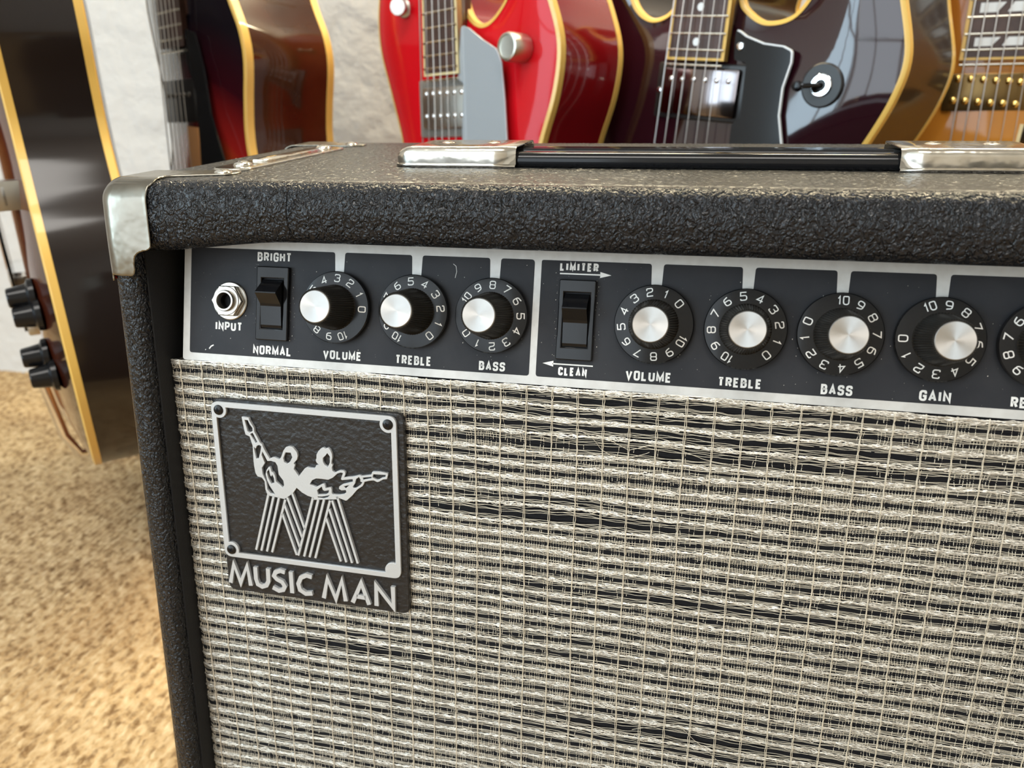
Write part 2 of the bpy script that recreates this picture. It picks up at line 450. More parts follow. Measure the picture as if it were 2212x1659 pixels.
# sisal: a real woven relief where the photo shows the floor
def sisal():
    rs = np.random.RandomState(4)
    x0, x1, y0, y1 = -1.35, -0.02, -0.35, 0.80
    xs = np.arange(x0, x1, .0020); ys = np.arange(y0, y1, .0032)
    X, Y = np.meshgrid(xs, ys, indexing='ij')
    p = .0078
    U = X + .0016 * np.sin(Y * 31 + 1.3) + .0012 * np.sin(Y * 83 + X * 40) + .0010 * np.sin(Y * 210 + X * 90)
    k = np.floor(U / p); fr = U / p - k
    ph = np.modf(np.abs(np.sin(k * 12.9898) * 43758.5453))[0]
    L = .0088
    V = Y / L + ph * 1.0 + .25 * np.sin(X * 60 + Y * 45)
    kv = np.floor(V); fv = V - kv
    hh = np.modf(np.abs(np.sin(k * 78.233 + kv * 37.719) * 43758.5453))[0]
    rib = np.sqrt(np.clip(1 - (2 * fr - 1) ** 2, 0, 1))
    knot = .35 + .65 * np.sqrt(np.clip(np.sin(np.pi * fv), 0, 1))
    fib = .12 * np.sin((fr * 2 + fv * 3 + hh * 7) * 6.28)
    Z = FLOOR + .0003 + (.0044 + .0030 * (hh - .5)) * rib * knot + .0005 * fib * rib
    Z += rs.normal(0, .00010, Z.shape)
    nx, ny = X.shape
    V3 = np.stack([X, Y, Z], -1).reshape(-1, 3)
    i = np.arange(nx * ny).reshape(nx, ny)
    Q = np.stack([i[:-1, :-1], i[1:, :-1], i[1:, 1:], i[:-1, 1:]], -1).reshape(-1, 4)
    m = mat('sisal_fibre', (.60, .42, .22), .85, spec=.25)
    nt = m.node_tree; b = nt.nodes['Principled BSDF']; tc = [n for n in nt.nodes if n.type == 'TEX_COORD'][0]
    n1 = nt.nodes.new('ShaderNodeTexNoise'); n1.inputs['Scale'].default_value = 130; n1.inputs['Detail'].default_value = 4
    mp = nt.nodes.new('ShaderNodeMapping'); mp.inputs['Scale'].default_value = (1.2, .8, 1)
    nt.links.new(tc.outputs['Object'], mp.inputs['Vector']); nt.links.new(mp.outputs[0], n1.inputs['Vector'])
    cr = nt.nodes.new('ShaderNodeValToRGB')
    e = cr.color_ramp.elements
    e[0].position = .32; e[0].color = (.26, .155, .07, 1); e[1].position = .72; e[1].color = (.78, .60, .36, 1)
    q = e.new(.5); q.color = (.60, .42, .22, 1)
    nt.links.new(n1.outputs['Fac'], cr.inputs[0])
    n2 = nt.nodes.new('ShaderNodeTexNoise'); n2.inputs['Scale'].default_value = 9; n2.inputs['Detail'].default_value = 3
    nt.links.new(tc.outputs['Object'], n2.inputs['Vector'])
    mx = nt.nodes.new('ShaderNodeMix'); mx.data_type = 'RGBA'; mx.blend_type = 'MULTIPLY'; mx.inputs[0].default_value = .5
    nt.links.new(cr.outputs[0], mx.inputs[6])
    c2 = nt.nodes.new('ShaderNodeValToRGB'); c2.color_ramp.elements[0].position = .35; c2.color_ramp.elements[0].color = (.62, .55, .5, 1); c2.color_ramp.elements[1].position = .6
    nt.links.new(n2.outputs['Fac'], c2.inputs[0]); nt.links.new(c2.outputs[0], mx.inputs[7])
    nt.links.new(mx.outputs[2], b.inputs['Base Color'])
    o = np_mesh('sisal_carpet', V3, Q, m, smooth=True)
    o['label'] = 'tan woven sisal carpet covering the floor beside the amplifier'; o['category'] = 'carpet'; o['kind'] = 'stuff'

def np_mesh(name, V, Q, material, parent=None, M=None, smooth=False):
    me = bpy.data.meshes.new(name)
    nv, nf, k = len(V), len(Q), Q.shape[1]
    me.vertices.add(nv); me.vertices.foreach_set('co', np.ascontiguousarray(V, dtype=np.float32).ravel())
    me.loops.add(nf * k); me.loops.foreach_set('vertex_index', np.ascontiguousarray(Q, dtype=np.int32).ravel())
    me.polygons.add(nf); me.polygons.foreach_set('loop_start', np.arange(0, nf * k, k, dtype=np.int32))
    me.polygons.foreach_set('loop_total', np.full(nf, k, dtype=np.int32))
    if smooth: me.polygons.foreach_set('use_smooth', np.ones(nf, dtype=bool))
    me.update(calc_edges=True)
    return link_mesh(name, me, material, parent, M)
sisal()

# ------------------------------------------------------------------ the amplifier
XL, XR, XI = -0.0245, 0.5135, -0.0087
ZT, YR, S, T = 0.088, 0.198, 0.10193, 0.29375
YF = -0.01513
def front_y(z): return YF / math.cos(S) + z * math.tan(S)
ZB = FLOOR + 0.012
FM = Matrix(((1, 0, 0, 0), (0, math.sin(S), -math.cos(S), 0), (0, math.cos(S), math.sin(S), 0), (0, 0, 0, 1)))   # front plane: x, up, out
PM = Matrix(((1, 0, 0, 0), (0, math.sin(T), -math.cos(T), 0), (0, math.cos(T), math.sin(T), 0), (0, 0, 0, 1)))   # control panel
def hit(M, x, y, h=0.):
    n = Vector(M.col[2][:3]); o = Vector(M.col[3][:3]) + n * h
    d = ray(x, y); q = CAM + d * ((o - CAM).dot(n) / d.dot(n)) - Vector(M.col[3][:3])
    return (q.dot(Vector(M.col[0][:3])), q.dot(Vector(M.col[1][:3])))

amp = empty('guitar_amplifier', (0.244, 0.07, FLOOR), 'black tolex combo guitar amplifier with silver sparkle grille cloth and front control panel', 'amplifier')

def shear(bm):
    for v in bm.verts: v.co.y += (v.co.z - 0.0) * math.tan(S) if v.co.y < .1 else 0
# sides
for (xa, xb) in ((XL, XI), (XR - (XI - XL), XR)):
    b = bmesh.new(); bmesh.ops.create_cube(b, size=1)
    y0 = YF / math.cos(S)
    for v in b.verts:
        v.co = Vector(((xa + xb) / 2 + v.co.x * (xb - xa), (y0 if v.co.y < 0 else YR), (ZB if v.co.z < 0 else ZT - .011)))
    ed = [e for e in b.edges if abs(e.verts[0].co.z - e.verts[1].co.z) > .1 and e.verts[0].co.y < .05]
    ed2 = [e for e in ed if abs(e.verts[0].co.x - (XL if xa < 0 else XR)) < 1e-5]
    bmesh.ops.bevel(b, geom=ed2, offset=.0085, segments=5, profile=.5, affect='EDGES')
    ed = [e for e in b.edges if abs(e.verts[0].co.z - e.verts[1].co.z) > .1 and e.verts[0].co.y < -.014 and abs(e.verts[0].co.x - (XI if xa < 0 else XR - .0158)) < 1e-5]
    bmesh.ops.bevel(b, geom=ed, offset=.0045, segments=4, profile=.5, affect='EDGES')
    shear(b)
    bm_obj('side_panel', b, TOLEX, amp)
# top with rolled front lip
def px_plane_y(px, py, yy):
    d = ray(px, py); return CAM + d * ((yy - CAM.y) / d.y)
SEAM = px_plane_y(623, 470, front_y(.075)).x
def lip_profile(x, zt, e=1.):
    t = min(max((x + .012) / (SEAM + .012), 0), 1)
    zl = .0612 - .0062 * (1 - t * t * (3 - 2 * t))
    off = .0004 if x < SEAM else 0.
    pts = []
    r1 = min(.0065, (zt - zl) * .45); r2 = min(.0085, (zt - zl) * .4)
    rp = .0100; push = rp - math.sqrt(max(rp * rp - max(rp - e, 0) ** 2, 0))
    fy = front_y((zt + zl) / 2) - off + push
    k = math.tan(S)
    mid = (zt + zl) / 2
    fyz = lambda z: fy + (z - mid) * k
    pts.append((YR, zt)); pts.append((.12, zt)); pts.append((.05, zt))
    for i in range(7):
        a = math.pi / 2 * i / 6
        z = zt - r1 + r1 * math.cos(a); pts.append((fyz(z) + r1 - r1 * math.sin(a), z))
    for i in range(1, 6):
        z = zt - r1 + (zl + r2 - zt + r1) * i / 6; pts.append((fyz(z) - .0012 * math.sin(math.pi * i / 6), z))
    for i in range(7):
        a = math.pi / 2 * i / 6
        z = zl + r2 - r2 * math.sin(a); pts.append((fyz(z) + r2 - r2 * math.cos(a), z))
    pts.append((.035, zl + .001)); pts.append((.05, ZT - .018)); pts.append((YR, ZT - .018))
    return pts
R = .0125
xs = [XL + R * (1 - math.cos(math.pi / 2 * i / 8)) for i in range(9)]
xs = [x for x in xs] + list(np.linspace(XL + R + .004, SEAM - .0002, 24)) + [SEAM] + list(np.linspace(SEAM + .006, XR - R - .002, 40)) + [XR - R * (1 - math.cos(math.pi / 2 * i / 8)) for i in range(8, -1, -1)]
vs, fs = [], []
for i, x in enumerate(xs):
    e = min(x - XL, XR - x)
    zt = ZT - R + math.sqrt(max(R * R - max(R - e, 0) ** 2, 0)) if e < R else ZT
    pr = lip_profile(x, zt, e); n = len(pr)
    vs += [(x, y, z) for y, z in pr]
    if i:
        for k in range(n):
            j = (k + 1) % n
            fs.append(((i - 1) * n + k, (i - 1) * n + j, i * n + j, i * n + k))
fs.append(tuple(range(n))); fs.append(tuple(reversed(range((len(xs) - 1) * n, len(xs) * n))))
b = bmesh.new(); me = bpy.data.meshes.new('t'); me.from_pydata(vs, [], fs); b.from_mesh(me)
tp = bm_obj('top_panel', b, TOLEX, amp, sharp=50)
def vnoise(X, Y, sc, seed):
    """smooth value noise on a lattice of spacing sc"""
    rs = np.random.RandomState(seed); T = rs.rand(1024, 1024)
    a, b = X / sc, Y / sc
    i, j = np.floor(a).astype(int), np.floor(b).astype(int); fa, fb = a - i, b - j
    fa, fb = fa * fa * (3 - 2 * fa), fb * fb * (3 - 2 * fb)
    g = lambda p, q: T[p % 1024, q % 1024]
    return (g(i, j) * (1 - fa) + g(i + 1, j) * fa) * (1 - fb) + (g(i, j + 1) * (1 - fa) + g(i + 1, j + 1) * fa) * fb
# wrinkled covering of the flat top as real relief
X, Y = np.meshgrid(np.arange(XL + .0120, XR - .0120, .00066), np.arange(front_y(ZT) + .0068, YR - .001, .00066), indexing='ij')
wx, wy = X + .0012 * (vnoise(X, Y, .0022, 1) - .5), Y + .0012 * (vnoise(X, Y, .0022, 2) - .5)
ridge = 1 - np.abs(2 * vnoise(wx, wy, .0013, 3) - 1)
Z = 1.7 * (.00022 * (ridge ** 1.5 - .3) + .00016 * (vnoise(wx, wy, .0011, 4) - .5))
fade = np.clip(np.minimum.reduce([X - X.min(), X.max() - X, Y - Y.min(), Y.max() - Y]) / .003, 0, 1)
Z = ZT + .0002 + Z * (.25 + .75 * fade) - .00045 * (1 - fade)
idx = np.arange(X.size).reshape(X.shape)
np_mesh('top_covering', np.stack([X, Y, Z], -1).reshape(-1, 3), np.stack([idx[:-1, :-1], idx[1:, :-1], idx[1:, 1:], idx[:-1, 1:]], -1).reshape(-1, 4), TOLEX_TOP, tp, None, True)
bm_obj('bottom_panel', bm_box(XI, XR - .0158, -.045, YR, ZB, ZB + .018, .003), TOLEX, amp)
bm_obj('back_panel', bm_box(XI, XR - .0158, YR - .012, YR - .002, ZB + .018, ZT - .018), TOLEX_IN, amp)
# dark lining of the recess (side walls, inner face of the lip, chassis behind the panel)
b = bmesh.new()
bm_box(XI - .0002, XI + .0008, YF + .0062, .0999, -.33, ZT - .02, bm=b)
for v in b.verts:
    if v.co.y < .05: v.co.y += v.co.z * math.tan(S)
bm_box(XI, XR - .0158, .045, .047, -.01, ZT - .018, bm=b)
bm_obj('recess_lining', b, TOLEX_IN, amp, smooth=False)
for xx in (.0, XR - .03):
    for yy in (-.03, YR - .03):
        vs, fs = lathe([(0, 0), (.014, 0), (.016, .004), (.016, .0125), (0, .0125)], 20)
        mesh_obj('rubber_foot', vs, fs, BLACK_PLASTIC, amp, Matrix.Translation((xx, yy, FLOOR)), True, 40)

# --- baffle and grille cloth
GX0, GX1, GZ0 = -0.0077, XR - .0168, -0.322
b = bm_box(GX0 + .0012, GX1, GZ0, -.0005, -.014, -.0016, .002, 2)
baffle = bm_obj('baffle_board', b, BAFFLE, amp, FM)
b = bm_box(XI, XR - .0158, GZ0 - .03, GZ0 - .001, -.018, -.004)
bm_obj('lower_rail', b, TOLEX_IN, amp, FM)

def grille():
    rs = np.random.RandomState(11)
    mm = .001
    CW, RH, X0, Z0 = 11.85, 7.25, 10.65, -1.75
    xa, xb, zb = GX0 / mm, GX1 / mm, GZ0 / mm
    xvis, zvis = 425., -265.
    acc = {'silver': [], 'cream': [], 'black': []}
    def worn(x, z):
        w = 0.18 + .05 * np.sin(x * .045 + z * .11) + .06 * np.sin(x * .021 - z * .07 + 2)
        def g(cx, cz, sx, sz, a): return a * np.exp(-((x - cx) / sx) ** 2 - ((z - cz) / sz) ** 2)
        w = w + g(235, -12, 75, 13, 1.3) + g(330, -24, 80, 6, .55) + g(190, -62, 75, 7, .95) + g(150, -40, 30, 8, .25)
        w = w + g(75, -150, 45, 9, 1.0) + g(120, -185, 70, 10, .55) + g(255, -172, 70, 11, 1.0) + g(250, -100, 90, 8, .55) + g(40, -215, 50, 10, .6) + g(180, -135, 60, 8, .5)
        w = w + g(330, -90, 60, 5, .3) - g(60, -70, 70, 50, .2) - g(350, -60, 60, 30, .1)
        return np.clip(w, 0, 1)
    def sag(x, z):
        g = lambda cx, cz, sx, sz: np.exp(-((x - cx) / sx) ** 2 - ((z - cz) / sz) ** 2)
        d = 1.9 * g(235, -20, 75, 4) - 1.6 * g(250, -30, 110, 4) + 1.3 * g(190, -58, 60, 4) - 1.3 * g(195, -66, 70, 4)
        d += 1.2 * g(80, -147, 40, 4) - 1.1 * g(80, -155, 45, 4) + 1.3 * g(255, -168, 60, 5) - 1.2 * g(250, -178, 60, 5) - .9 * g(270, -104, 90, 5)
        d += .35 * np.sin(x * .031 + z * .19) + .22 * np.sin(x * .083 - z * .07)
        return d
    def edge_h(x, z):
        e = np.clip((xa + 4 - x) / 4, 0, 1.2); f = np.clip((z + 1.2) / 1.2, 0, 1)
        return -1.6 * e * e - .5 * f
    def threads(kind, X, Z, Hh, hw, vertical=False):
        """arrays [n, m] in mm; tent-section strips"""
        acc[kind].append((X, Z, Hh, np.broadcast_to(hw, X.shape), vertical))
    nrow = int((-zb + Z0) / RH)
    xs = np.arange(xa, xb, 1.35)
    for k in range(-1, nrow + 1):
        zk = Z0 - RH * k
        # silver bundle
        nb = 11 if zk > zvis else 5
        cell = np.abs(np.sin(np.pi * (xs - X0) / CW))
        if k >= 0 or True:
            X = np.tile(xs, (nb, 1)); ph = rs.rand(nb, 1) * 6.28; per = 3.2 + 3.5 * rs.rand(nb, 1)
            base = np.linspace(-1, 1, nb)[:, None]
            base = base * np.sign(np.sin(2 * np.pi * X / (CW * 2) + ph * .3)) * .35 + base * .65
            off = (.55 + .45 * cell) * base * 1.05 + .24 * np.sin(2 * np.pi * X / per + ph) + .10 * rs.normal(size=X.shape)
            if k < 0: off = off * .5 - 1.2 + 0 * X; zc = zk - RH + 2.2
            else: zc = zk
            Zb = zc + off + sag(X, zc)
            Zb = np.minimum(Zb, -.15)
            Hb = .45 + .34 * np.sin(2 * np.pi * X / (per * 1.3) + 2 * ph) + .18 * rs.normal(size=X.shape) + edge_h(X, Zb)
            threads('silver', X, Zb, Hb, (.09 + .07 * rs.rand(nb, 1)) * (1 if nb > 5 else 2))
        if k < 0: continue
        xc = xs[::2] if zk > zvis else xs[::4]
        # cream wefts
        fr = np.array([.165, .235, .305, .375, .665, .735, .805, .865])[:, None]
        n = len(fr)
        X = np.tile(xc, (n, 1)); ph = rs.rand(n, 1) * 6.28
        cellx = np.abs(np.sin(np.pi * (X - X0) / CW))
        bul = (fr - .5) * (1.0 + .10 * cellx)
        wv = worn(X, zk - RH * .5 + 0 * X)
        Zc = zk - RH * (.5 + bul) + (.10 + .14 * wv) * np.sin(2 * np.pi * X / 3.4 + ph) + .05 * rs.normal(size=X.shape) + sag(X, zk - RH * (.5 + bul)) + wv * .35 * np.sin(X * .11 + ph * 3)
        Hc = .12 + .16 * np.sin(2 * np.pi * X / 2.7 + ph) + edge_h(X, Zc)
        threads('cream', X, np.minimum(Zc, -.15), Hc, .100)
        # black wefts in the middle of the cell row
        nb = 7
        X = np.tile(xc, (nb, 1)); base = np.linspace(-1.15, 1.15, nb)[:, None]
        Zk = zk - RH * .5 + base * (.8 + .2 * np.abs(np.sin(np.pi * (X - X0) / CW))) + .08 * rs.normal(size=X.shape) + sag(X, zk - RH * .5 + 0 * X)
        threads('black', X, Zk, -.15 + .08 * rs.normal(size=X.shape) + edge_h(X, Zk), .21)
        # short warps of each cell
        j0 = int(math.floor((xa - X0) / CW)); j1 = int((min(xb, xvis) - X0) / CW) + 1
        if zk > zvis:
            f = np.linspace(.08, .92, 9)
            cells = np.arange(j0, j1)
            FX = np.repeat(cells, len(f)) * CW + X0 + np.tile(f, len(cells)) * CW + rs.normal(0, .12, len(cells) * len(f))
            cf = np.tile(f, len(cells)) - .5
            wn = worn(FX, zk - RH * .5 + 0 * FX)
            keep = (rs.rand(len(FX)) > wn * 1.25) & (FX > xa + .3) & (FX < xb)
            FX, cf, wn = FX[keep], cf[keep], wn[keep]
            t = np.array([0, .13, .26, .37, .44, .50, .56, .64, .80, 1.])[None, :]
            hp = np.array([.32, .30, .26, .16, -.55, .16, -.55, .16, .26, .32])[None, :]
            cut0 = np.where(rs.rand(len(FX)) < wn * 1.1, rs.rand(len(FX)) * .4, 0)[:, None]
            cut1 = np.where(rs.rand(len(FX)) < wn * 1.2, 1 - rs.rand(len(FX)) * .55, 1)[:, None]
            tt = cut0 + (cut1 - cut0) * t
            lean = rs.normal(0, .10 + .5 * wn)[:, None]
            X = FX[:, None] - cf[:, None] * 1.3 * (2 * tt - 1) ** 2 + lean * (tt - .5) + 0.05 * rs.normal(size=tt.shape)
            Z = zk - .75 - (RH - 1.5) * tt
            Z = Z + sag(X, Z)
            Hs = hp + .06 * rs.normal(size=tt.shape) + edge_h(X, Z)
            threads('cream', X, np.minimum(Z, -.15), Hs, .115, True)
    # long warps between the cells (pairs of strands)
    zs = -np.arange(.3, -zb, 1.2)
    j0 = int(math.ceil((xa + .5 - X0) / CW)); j1 = int((xb - X0) / CW)
    for j in range(j0, j1 + 1):
        xc = X0 + CW * j
        for sgn in (-1, 1):
            ph = rs.rand() * 6.28
            Z = zs[None, :]
            wv = worn(xc + 0 * Z, Z)
            X = xc + sgn * (.16 + .55 * np.clip(wv - .55, 0, 1) * np.abs(np.sin(np.pi * (Z - Z0) / RH))) + .10 * np.sin(2 * np.pi * Z / 5.5 + ph) + .30 * np.sin(Z * .05 + j) + .05 * rs.normal(size=Z.shape)
            Hh = .75 + .2 * np.cos(2 * np.pi * (Z - Z0) / RH) + edge_h(X, Z)
            threads('cream', X, Z + sag(X, Z) * .3, Hh, .15, True)
    # loose broken strands lying over the torn area
    for (pts) in ([(182, -24), (192, -20.5), (203, -20), (214, -22), (224, -27), (232, -24), (240, -23.5)],
                  [(200, -19), (207, -22), (211, -27), (217, -31), (226, -30), (233, -27)],
                  [(228, -25.5), (236, -22.5), (246, -24.5), (256, -28), (268, -29.5)],
                  [(255, -166), (262, -172), (270, -178), (276, -184)], [(232, -172), (243, -168), (252, -165)]):
        P = np.array(pts, float); t = np.linspace(0, len(P) - 1, 40)
        X = np.interp(t, np.arange(len(P)), P[:, 0])[None, :]; Z = np.interp(t, np.arange(len(P)), P[:, 1])[None, :]
        threads('cream', X, Z + .15 * np.sin(t * 5)[None, :], 1.1 + 0 * X, .12)
    root = None
    names = {'silver': ('silver_threads', SILVER_THREAD), 'cream': ('cream_threads', CREAM_THREAD), 'black': ('black_threads', BLACK_THREAD)}
    cloth = empty_part('grille_cloth', amp, FM)
    for kind, L in acc.items():
        VV, QQ, off = [], [], 0
        for X, Z, Hh, hw, vert in L:
            n, m = X.shape
            A = np.stack([X, Z, Hh], -1)
            if vert: o1 = np.stack([hw, 0 * hw, 0 * hw], -1)
            else: o1 = np.stack([0 * hw, hw, 0 * hw], -1)
            top = np.stack([0 * hw, 0 * hw, hw], -1)
            P = np.stack([A + o1, A + top, A - o1], 2)         # n, m, 3, 3
            VV.append(P.reshape(-1, 3))
            i = (np.arange(n * m * 3).reshape(n, m, 3)) + off
            for s in (0, 1):
                QQ.append(np.stack([i[:, :-1, s], i[:, 1:, s], i[:, 1:, s + 1], i[:, :-1, s + 1]], -1).reshape(-1, 4))
            off += n * m * 3
        V = np.concatenate(VV) * mm; Q = np.concatenate(QQ)
        o = np_mesh(names[kind][0], V, Q, names[kind][1], cloth, FM, smooth=True)
        o['kind'] = 'stuff'

def empty_part(name, parent, M):
    """the cloth itself: a thin dark weave sheet that carries the threads"""
    nx = 24
    vs, fs = [], []
    for i in range(nx + 1):
        x = GX0 + (GX1 - GX0) * i / nx
        for z in (-.0004, GZ0): vs.append((x, z, -.0011))
        if i: fs.append((2 * i - 2, 2 * i - 1, 2 * i + 1, 2 * i))
    return mesh_obj(name, vs, fs, BLACK_THREAD, parent, M)
grille()

# --- control panel
PW = XR - .0245
plate = link_mesh('control_panel', fill_shape('control_panel', [round_poly([(0, 0), (PW, 0), (PW, .064), (0, .064)], .0016)], -.0016, 0), PANEL_WHITE, amp, PM)
KU = [.08336, .12197, .15932, .23149, .26942, .30683, .34415, .38184]
VK = .02985
def field(name, u0, u1, knobs):
    vb, vt, vn = .0038, .0558, .020
    pts, rad = [(u0, vb), (u1, vb), (u1, vt)], [.0014, .0014, .0017]
    for u in sorted(knobs, reverse=True):
        pts += [(u + .0026, vt), (u + .0012, vn), (u - .0012, vn), (u - .0026, vt)]; rad += [.0013, 0, 0, .0013]
    pts.append((u0, vt)); rad.append(.0010)
    link_mesh(name, fill_shape(name, [round_poly(pts, rad)], -.0001, .00006), PANEL_BLACK, plate, PM)
field('panel_field', .0038, .1774, KU[:3]); field('panel_field', .1805, PW - .0038, KU[3:])
WORDS = [('BRIGHT', 40.2, 58.2, 50.2, 54.6), ('NORMAL', 39.0, 59.5, 5.1, 9.5), ('INPUT', 18.0, 32.7, 15.7, 20.0), ('VOLUME', 76.3, 96.0, 5.2, 9.4),
         ('TREBLE', 113.2, 130.9, 5.1, 9.4), ('BASS', 153.9, 166.2, 4.9, 9.1), ('LIMITER', 188.9, 206.0, 51.3, 55.0), ('CLEAN', 190.7, 203.6, 5.0, 8.8),
         ('VOLUME', 220.7, 240.4, 5.0, 9.3), ('TREBLE', 260.0, 277.9, 5.0, 9.1), ('BASS', 301.6, 313.9, 4.7, 9.0), ('GAIN', 339.2, 351.0, 4.8, 9.2), ('REVERB', 372.6, 391.0, 4.6, 8.9)]
for wd, a, b_, c, d in WORDS:
    st = text_strokes(wd, a / 1000, b_ / 1000, c / 1000, d / 1000, .00090)
    vs, fs = join([ribbon(pl, .00090, .00004, .00014) for pl in st])
    mesh_obj('lettering', vs, fs, WHITE_PRINT, plate, PM)
for (xa, xb, v, hd) in ((.189, .2118, .0501, 1), (.2061, .1834, .0100, -1)):
    m1 = ribbon([(xa, v), (xb - hd * .0045, v)], .0006, .00004, .00014)
    tri = ([(xb, v, .00014), (xb - hd * .0049, v + .0013, .00014), (xb - hd * .0049, v - .0013, .00014)], [(0, 1, 2) if hd > 0 else (0, 2, 1)])
    vs, fs = join([m1, tri])
    mesh_obj('printed_arrow', vs, fs, WHITE_PRINT, plate, PM)
# scuffs on the paint
rs = random.Random(5)
vs, fs = [], []
def speck(u, v, s, a):
    k = len(vs)
    for du, dv in ((-s, -s * a), (s * .6, -s * a * 1.3), (s, s * a), (-s * .5, s * a * .8)): vs.append((u + du, v + dv, .0001))
    fs.append((k, k + 1, k + 2, k + 3))
for i in range(230):
    speck(.005 + rs.random() * .40, .0045 + rs.random() * .05, .00005 + rs.random() ** 3 * .00016, .5 + rs.random())
for i in range(150):
    sx = rs.choice((.041, .0585, .1885, .2062)); speck(sx + rs.gauss(0, .0013), .012 + rs.random() * .037, .00005 + rs.random() ** 3 * .00015, .5 + rs.random())
mesh_obj('dust_specks', vs, fs, mat('dust', (.5, .47, .42), .8), plate, PM)['kind'] = 'stuff'
for scr in ([ribbon([(.0148, .0062), (.0158, .0075), (.0172, .0082)], .0006, .00005, .00012), ribbon([(.1394, .0525), (.1408, .0515), (.1412, .0490), (.1406, .0462)], .00018, .00005, .00012), ribbon([(.0125, .0055), (.0130, .0058)], .0003, .00005, .00012)]): mesh_obj('paint_scratch', *scr, WHITE_PRINT, plate, PM)

# knobs
def make_knob_meshes():
    n = 144
    fl = lambda k, i: 1.0
    sk = lathe([(0, .0004), (.0165, .0004), (.0170, .0012), (.0170, .0030), (.0166, .0036), (.0112, .0044), (0, .0044)], 72)
    def fl(k, i): return 1.0 if k in (0, 3, 4) else (1.0 if (i % 2) else .955)
    n = 116
    gr = lathe([(.0108, .0042), (.0106, .0050), (.0083, .0228), (.0081, .0236), (.0076, .0240), (.0074, .0237), (0, .0237)], n, lambda k, i: 1.0 if k in (0, 4, 5, 6) else (1.0 if i % 2 else .945))
    cp = lathe([(.0073, .0234), (.0073, .0240), (.0070, .0243), (.0035, .0240), (0, .0237)], 72)
    digs = []
    for d in range(11):
        a = math.radians(d * 29.0)
        s = str(d); w = .0029 if d < 10 else .0046
        for pl in text_strokes(s, -w / 2 + (.0006 if s == '1' else 0), w / 2 - (.0006 if s == '1' else 0), .0119, .0156, .00046, .55):
            vs, fs = ribbon(pl, .00046, 0, .0001)
            # digits stand with their tops outward; y is the radial direction
            vv = []
            for (x, y, z) in vs:
                r = math.hypot(x, y); zz = .0036 + (.0166 - r) / .0054 * .0008
                vv.append((y * math.cos(a) + x * math.sin(a), y * math.sin(a) - x * math.cos(a), zz + z - .00002))
            digs.append((vv, fs))
    return sk, gr, cp, join(digs)
sk, gr_, cp, dg = make_knob_meshes()
def as_mesh(nm, vf, m, sharp=30):
    me = bpy.data.meshes.new(nm); me.from_pydata([tuple(v) for v in vf[0]], [], [tuple(f) for f in vf[1]]); me.materials.append(m)
    if sharp:
        me.polygons.foreach_set('use_smooth', [True] * len(me.polygons)); me.set_sharp_from_angle(angle=math.radians(sharp))
    return me
KM = (as_mesh('knob_skirt', sk, BLACK_PLASTIC), as_mesh('knob_grip', gr_, GRIP, 15), as_mesh('knob_cap', cp, SPUN), as_mesh('knob_numerals', dg, WHITE_PRINT, 0))
for u, a0 in zip(KU, (-1, -50, -143, 42, -48, 160, 181, -33)):
    M = PM @ Matrix.Translation((u, VK, 0)) @ Matrix.Rotation(math.radians(a0), 4, 'Z')
    k = link_mesh('control_knob', KM[0], None, amp, M)
    for nm, me in zip(('fluted_grip', 'cap', 'numerals'), KM[1:]): link_mesh(nm, me, None, k, M)

# input jack
JM = PM @ Matrix.Translation((.0261, .0303, 0))
vs, fs = lathe([(.0048, 0), (.0093, 0), (.0093, .0008), (.0089, .0011), (.0048, .0011)], 48)
jack = mesh_obj('input_jack', vs, fs, GREY_METAL, amp, JM, True, 35)
vs, fs = [], []
hexn = 6
ro, ri = .0083, .0050
pts = [(ro * math.cos(math.radians(60 * i + 0)), ro * math.sin(math.radians(60 * i))) for i in range(6)]
b = bmesh.new(); meh = fill_shape('hex', [pts, [(ri * math.cos(2 * math.pi * i / 32), ri * math.sin(2 * math.pi * i / 32)) for i in range(32)]], .0011, .0040, .0004)
link_mesh('hex_nut', meh, GREY_METAL, jack, JM)
vs, fs = lathe([(.0070, .0040), (.0068, .0044), (.0052, .0044), (.0051, .0058), (.0048, .0062), (.0040, .0062), (.0037, .0056), (.0037, -.012), (0, -.012)], 48)
mesh_obj('threaded_sleeve', vs, fs, GREY_METAL, jack, JM, True, 35)
vs, fs = lathe([(.00355, -.012), (.00355, .0030), (.0034, .0030), (.0034, -.011), (0, -.011)], 32)
mesh_obj('socket_hole', vs, fs, BLACK_THREAD, jack, JM, True, 35)

# rocker switches
def switch(u0, u1, v0, v1):
    cu, cv = (u0 + u1) / 2, (v0 + v1) / 2
    M = PM @ Matrix.Translation((cu, cv, 0))
    w, h = (u1 - u0) / 2, (v1 - v0) / 2
    iw, ih = .0058, .0121
    outer = round_poly([(-w, -h), (w, -h), (w, h), (-w, h)], .0008)
    inner = [(-iw, -ih), (iw, -ih), (iw, ih), (-iw, ih)]
    s = link_mesh('rocker_switch', fill_shape('rocker_switch', [outer, inner], 0, .0024, .0005), GLOSS_BLACK, amp, M)
    b = bm_box(-iw, iw, -ih, ih, -.004, -.002); bm_obj('switch_well', b, BLACK_THREAD, s, M, False)
    prof = [(ih - .0005, -.001), (ih - .0006, .0015), (.0055, .0088), (.0049, .0089), (.0000, .0040), (-.0012, .0034), (-ih + .0018, .0026), (-ih + .0005, .0020), (-ih + .0005, -.001)]
    vs = [(-iw + .0004, y, z) for y, z in prof] + [(iw - .0004, y, z) for y, z in prof]
    n = len(prof)
    fs = [(i, (i + 1) % n, n + (i + 1) % n, n + i) for i in range(n)] + [tuple(range(n - 1, -1, -1)), tuple(range(n, 2 * n))]
    mesh_obj('rocker', vs, fs, GLOSS_BLACK, s, M)
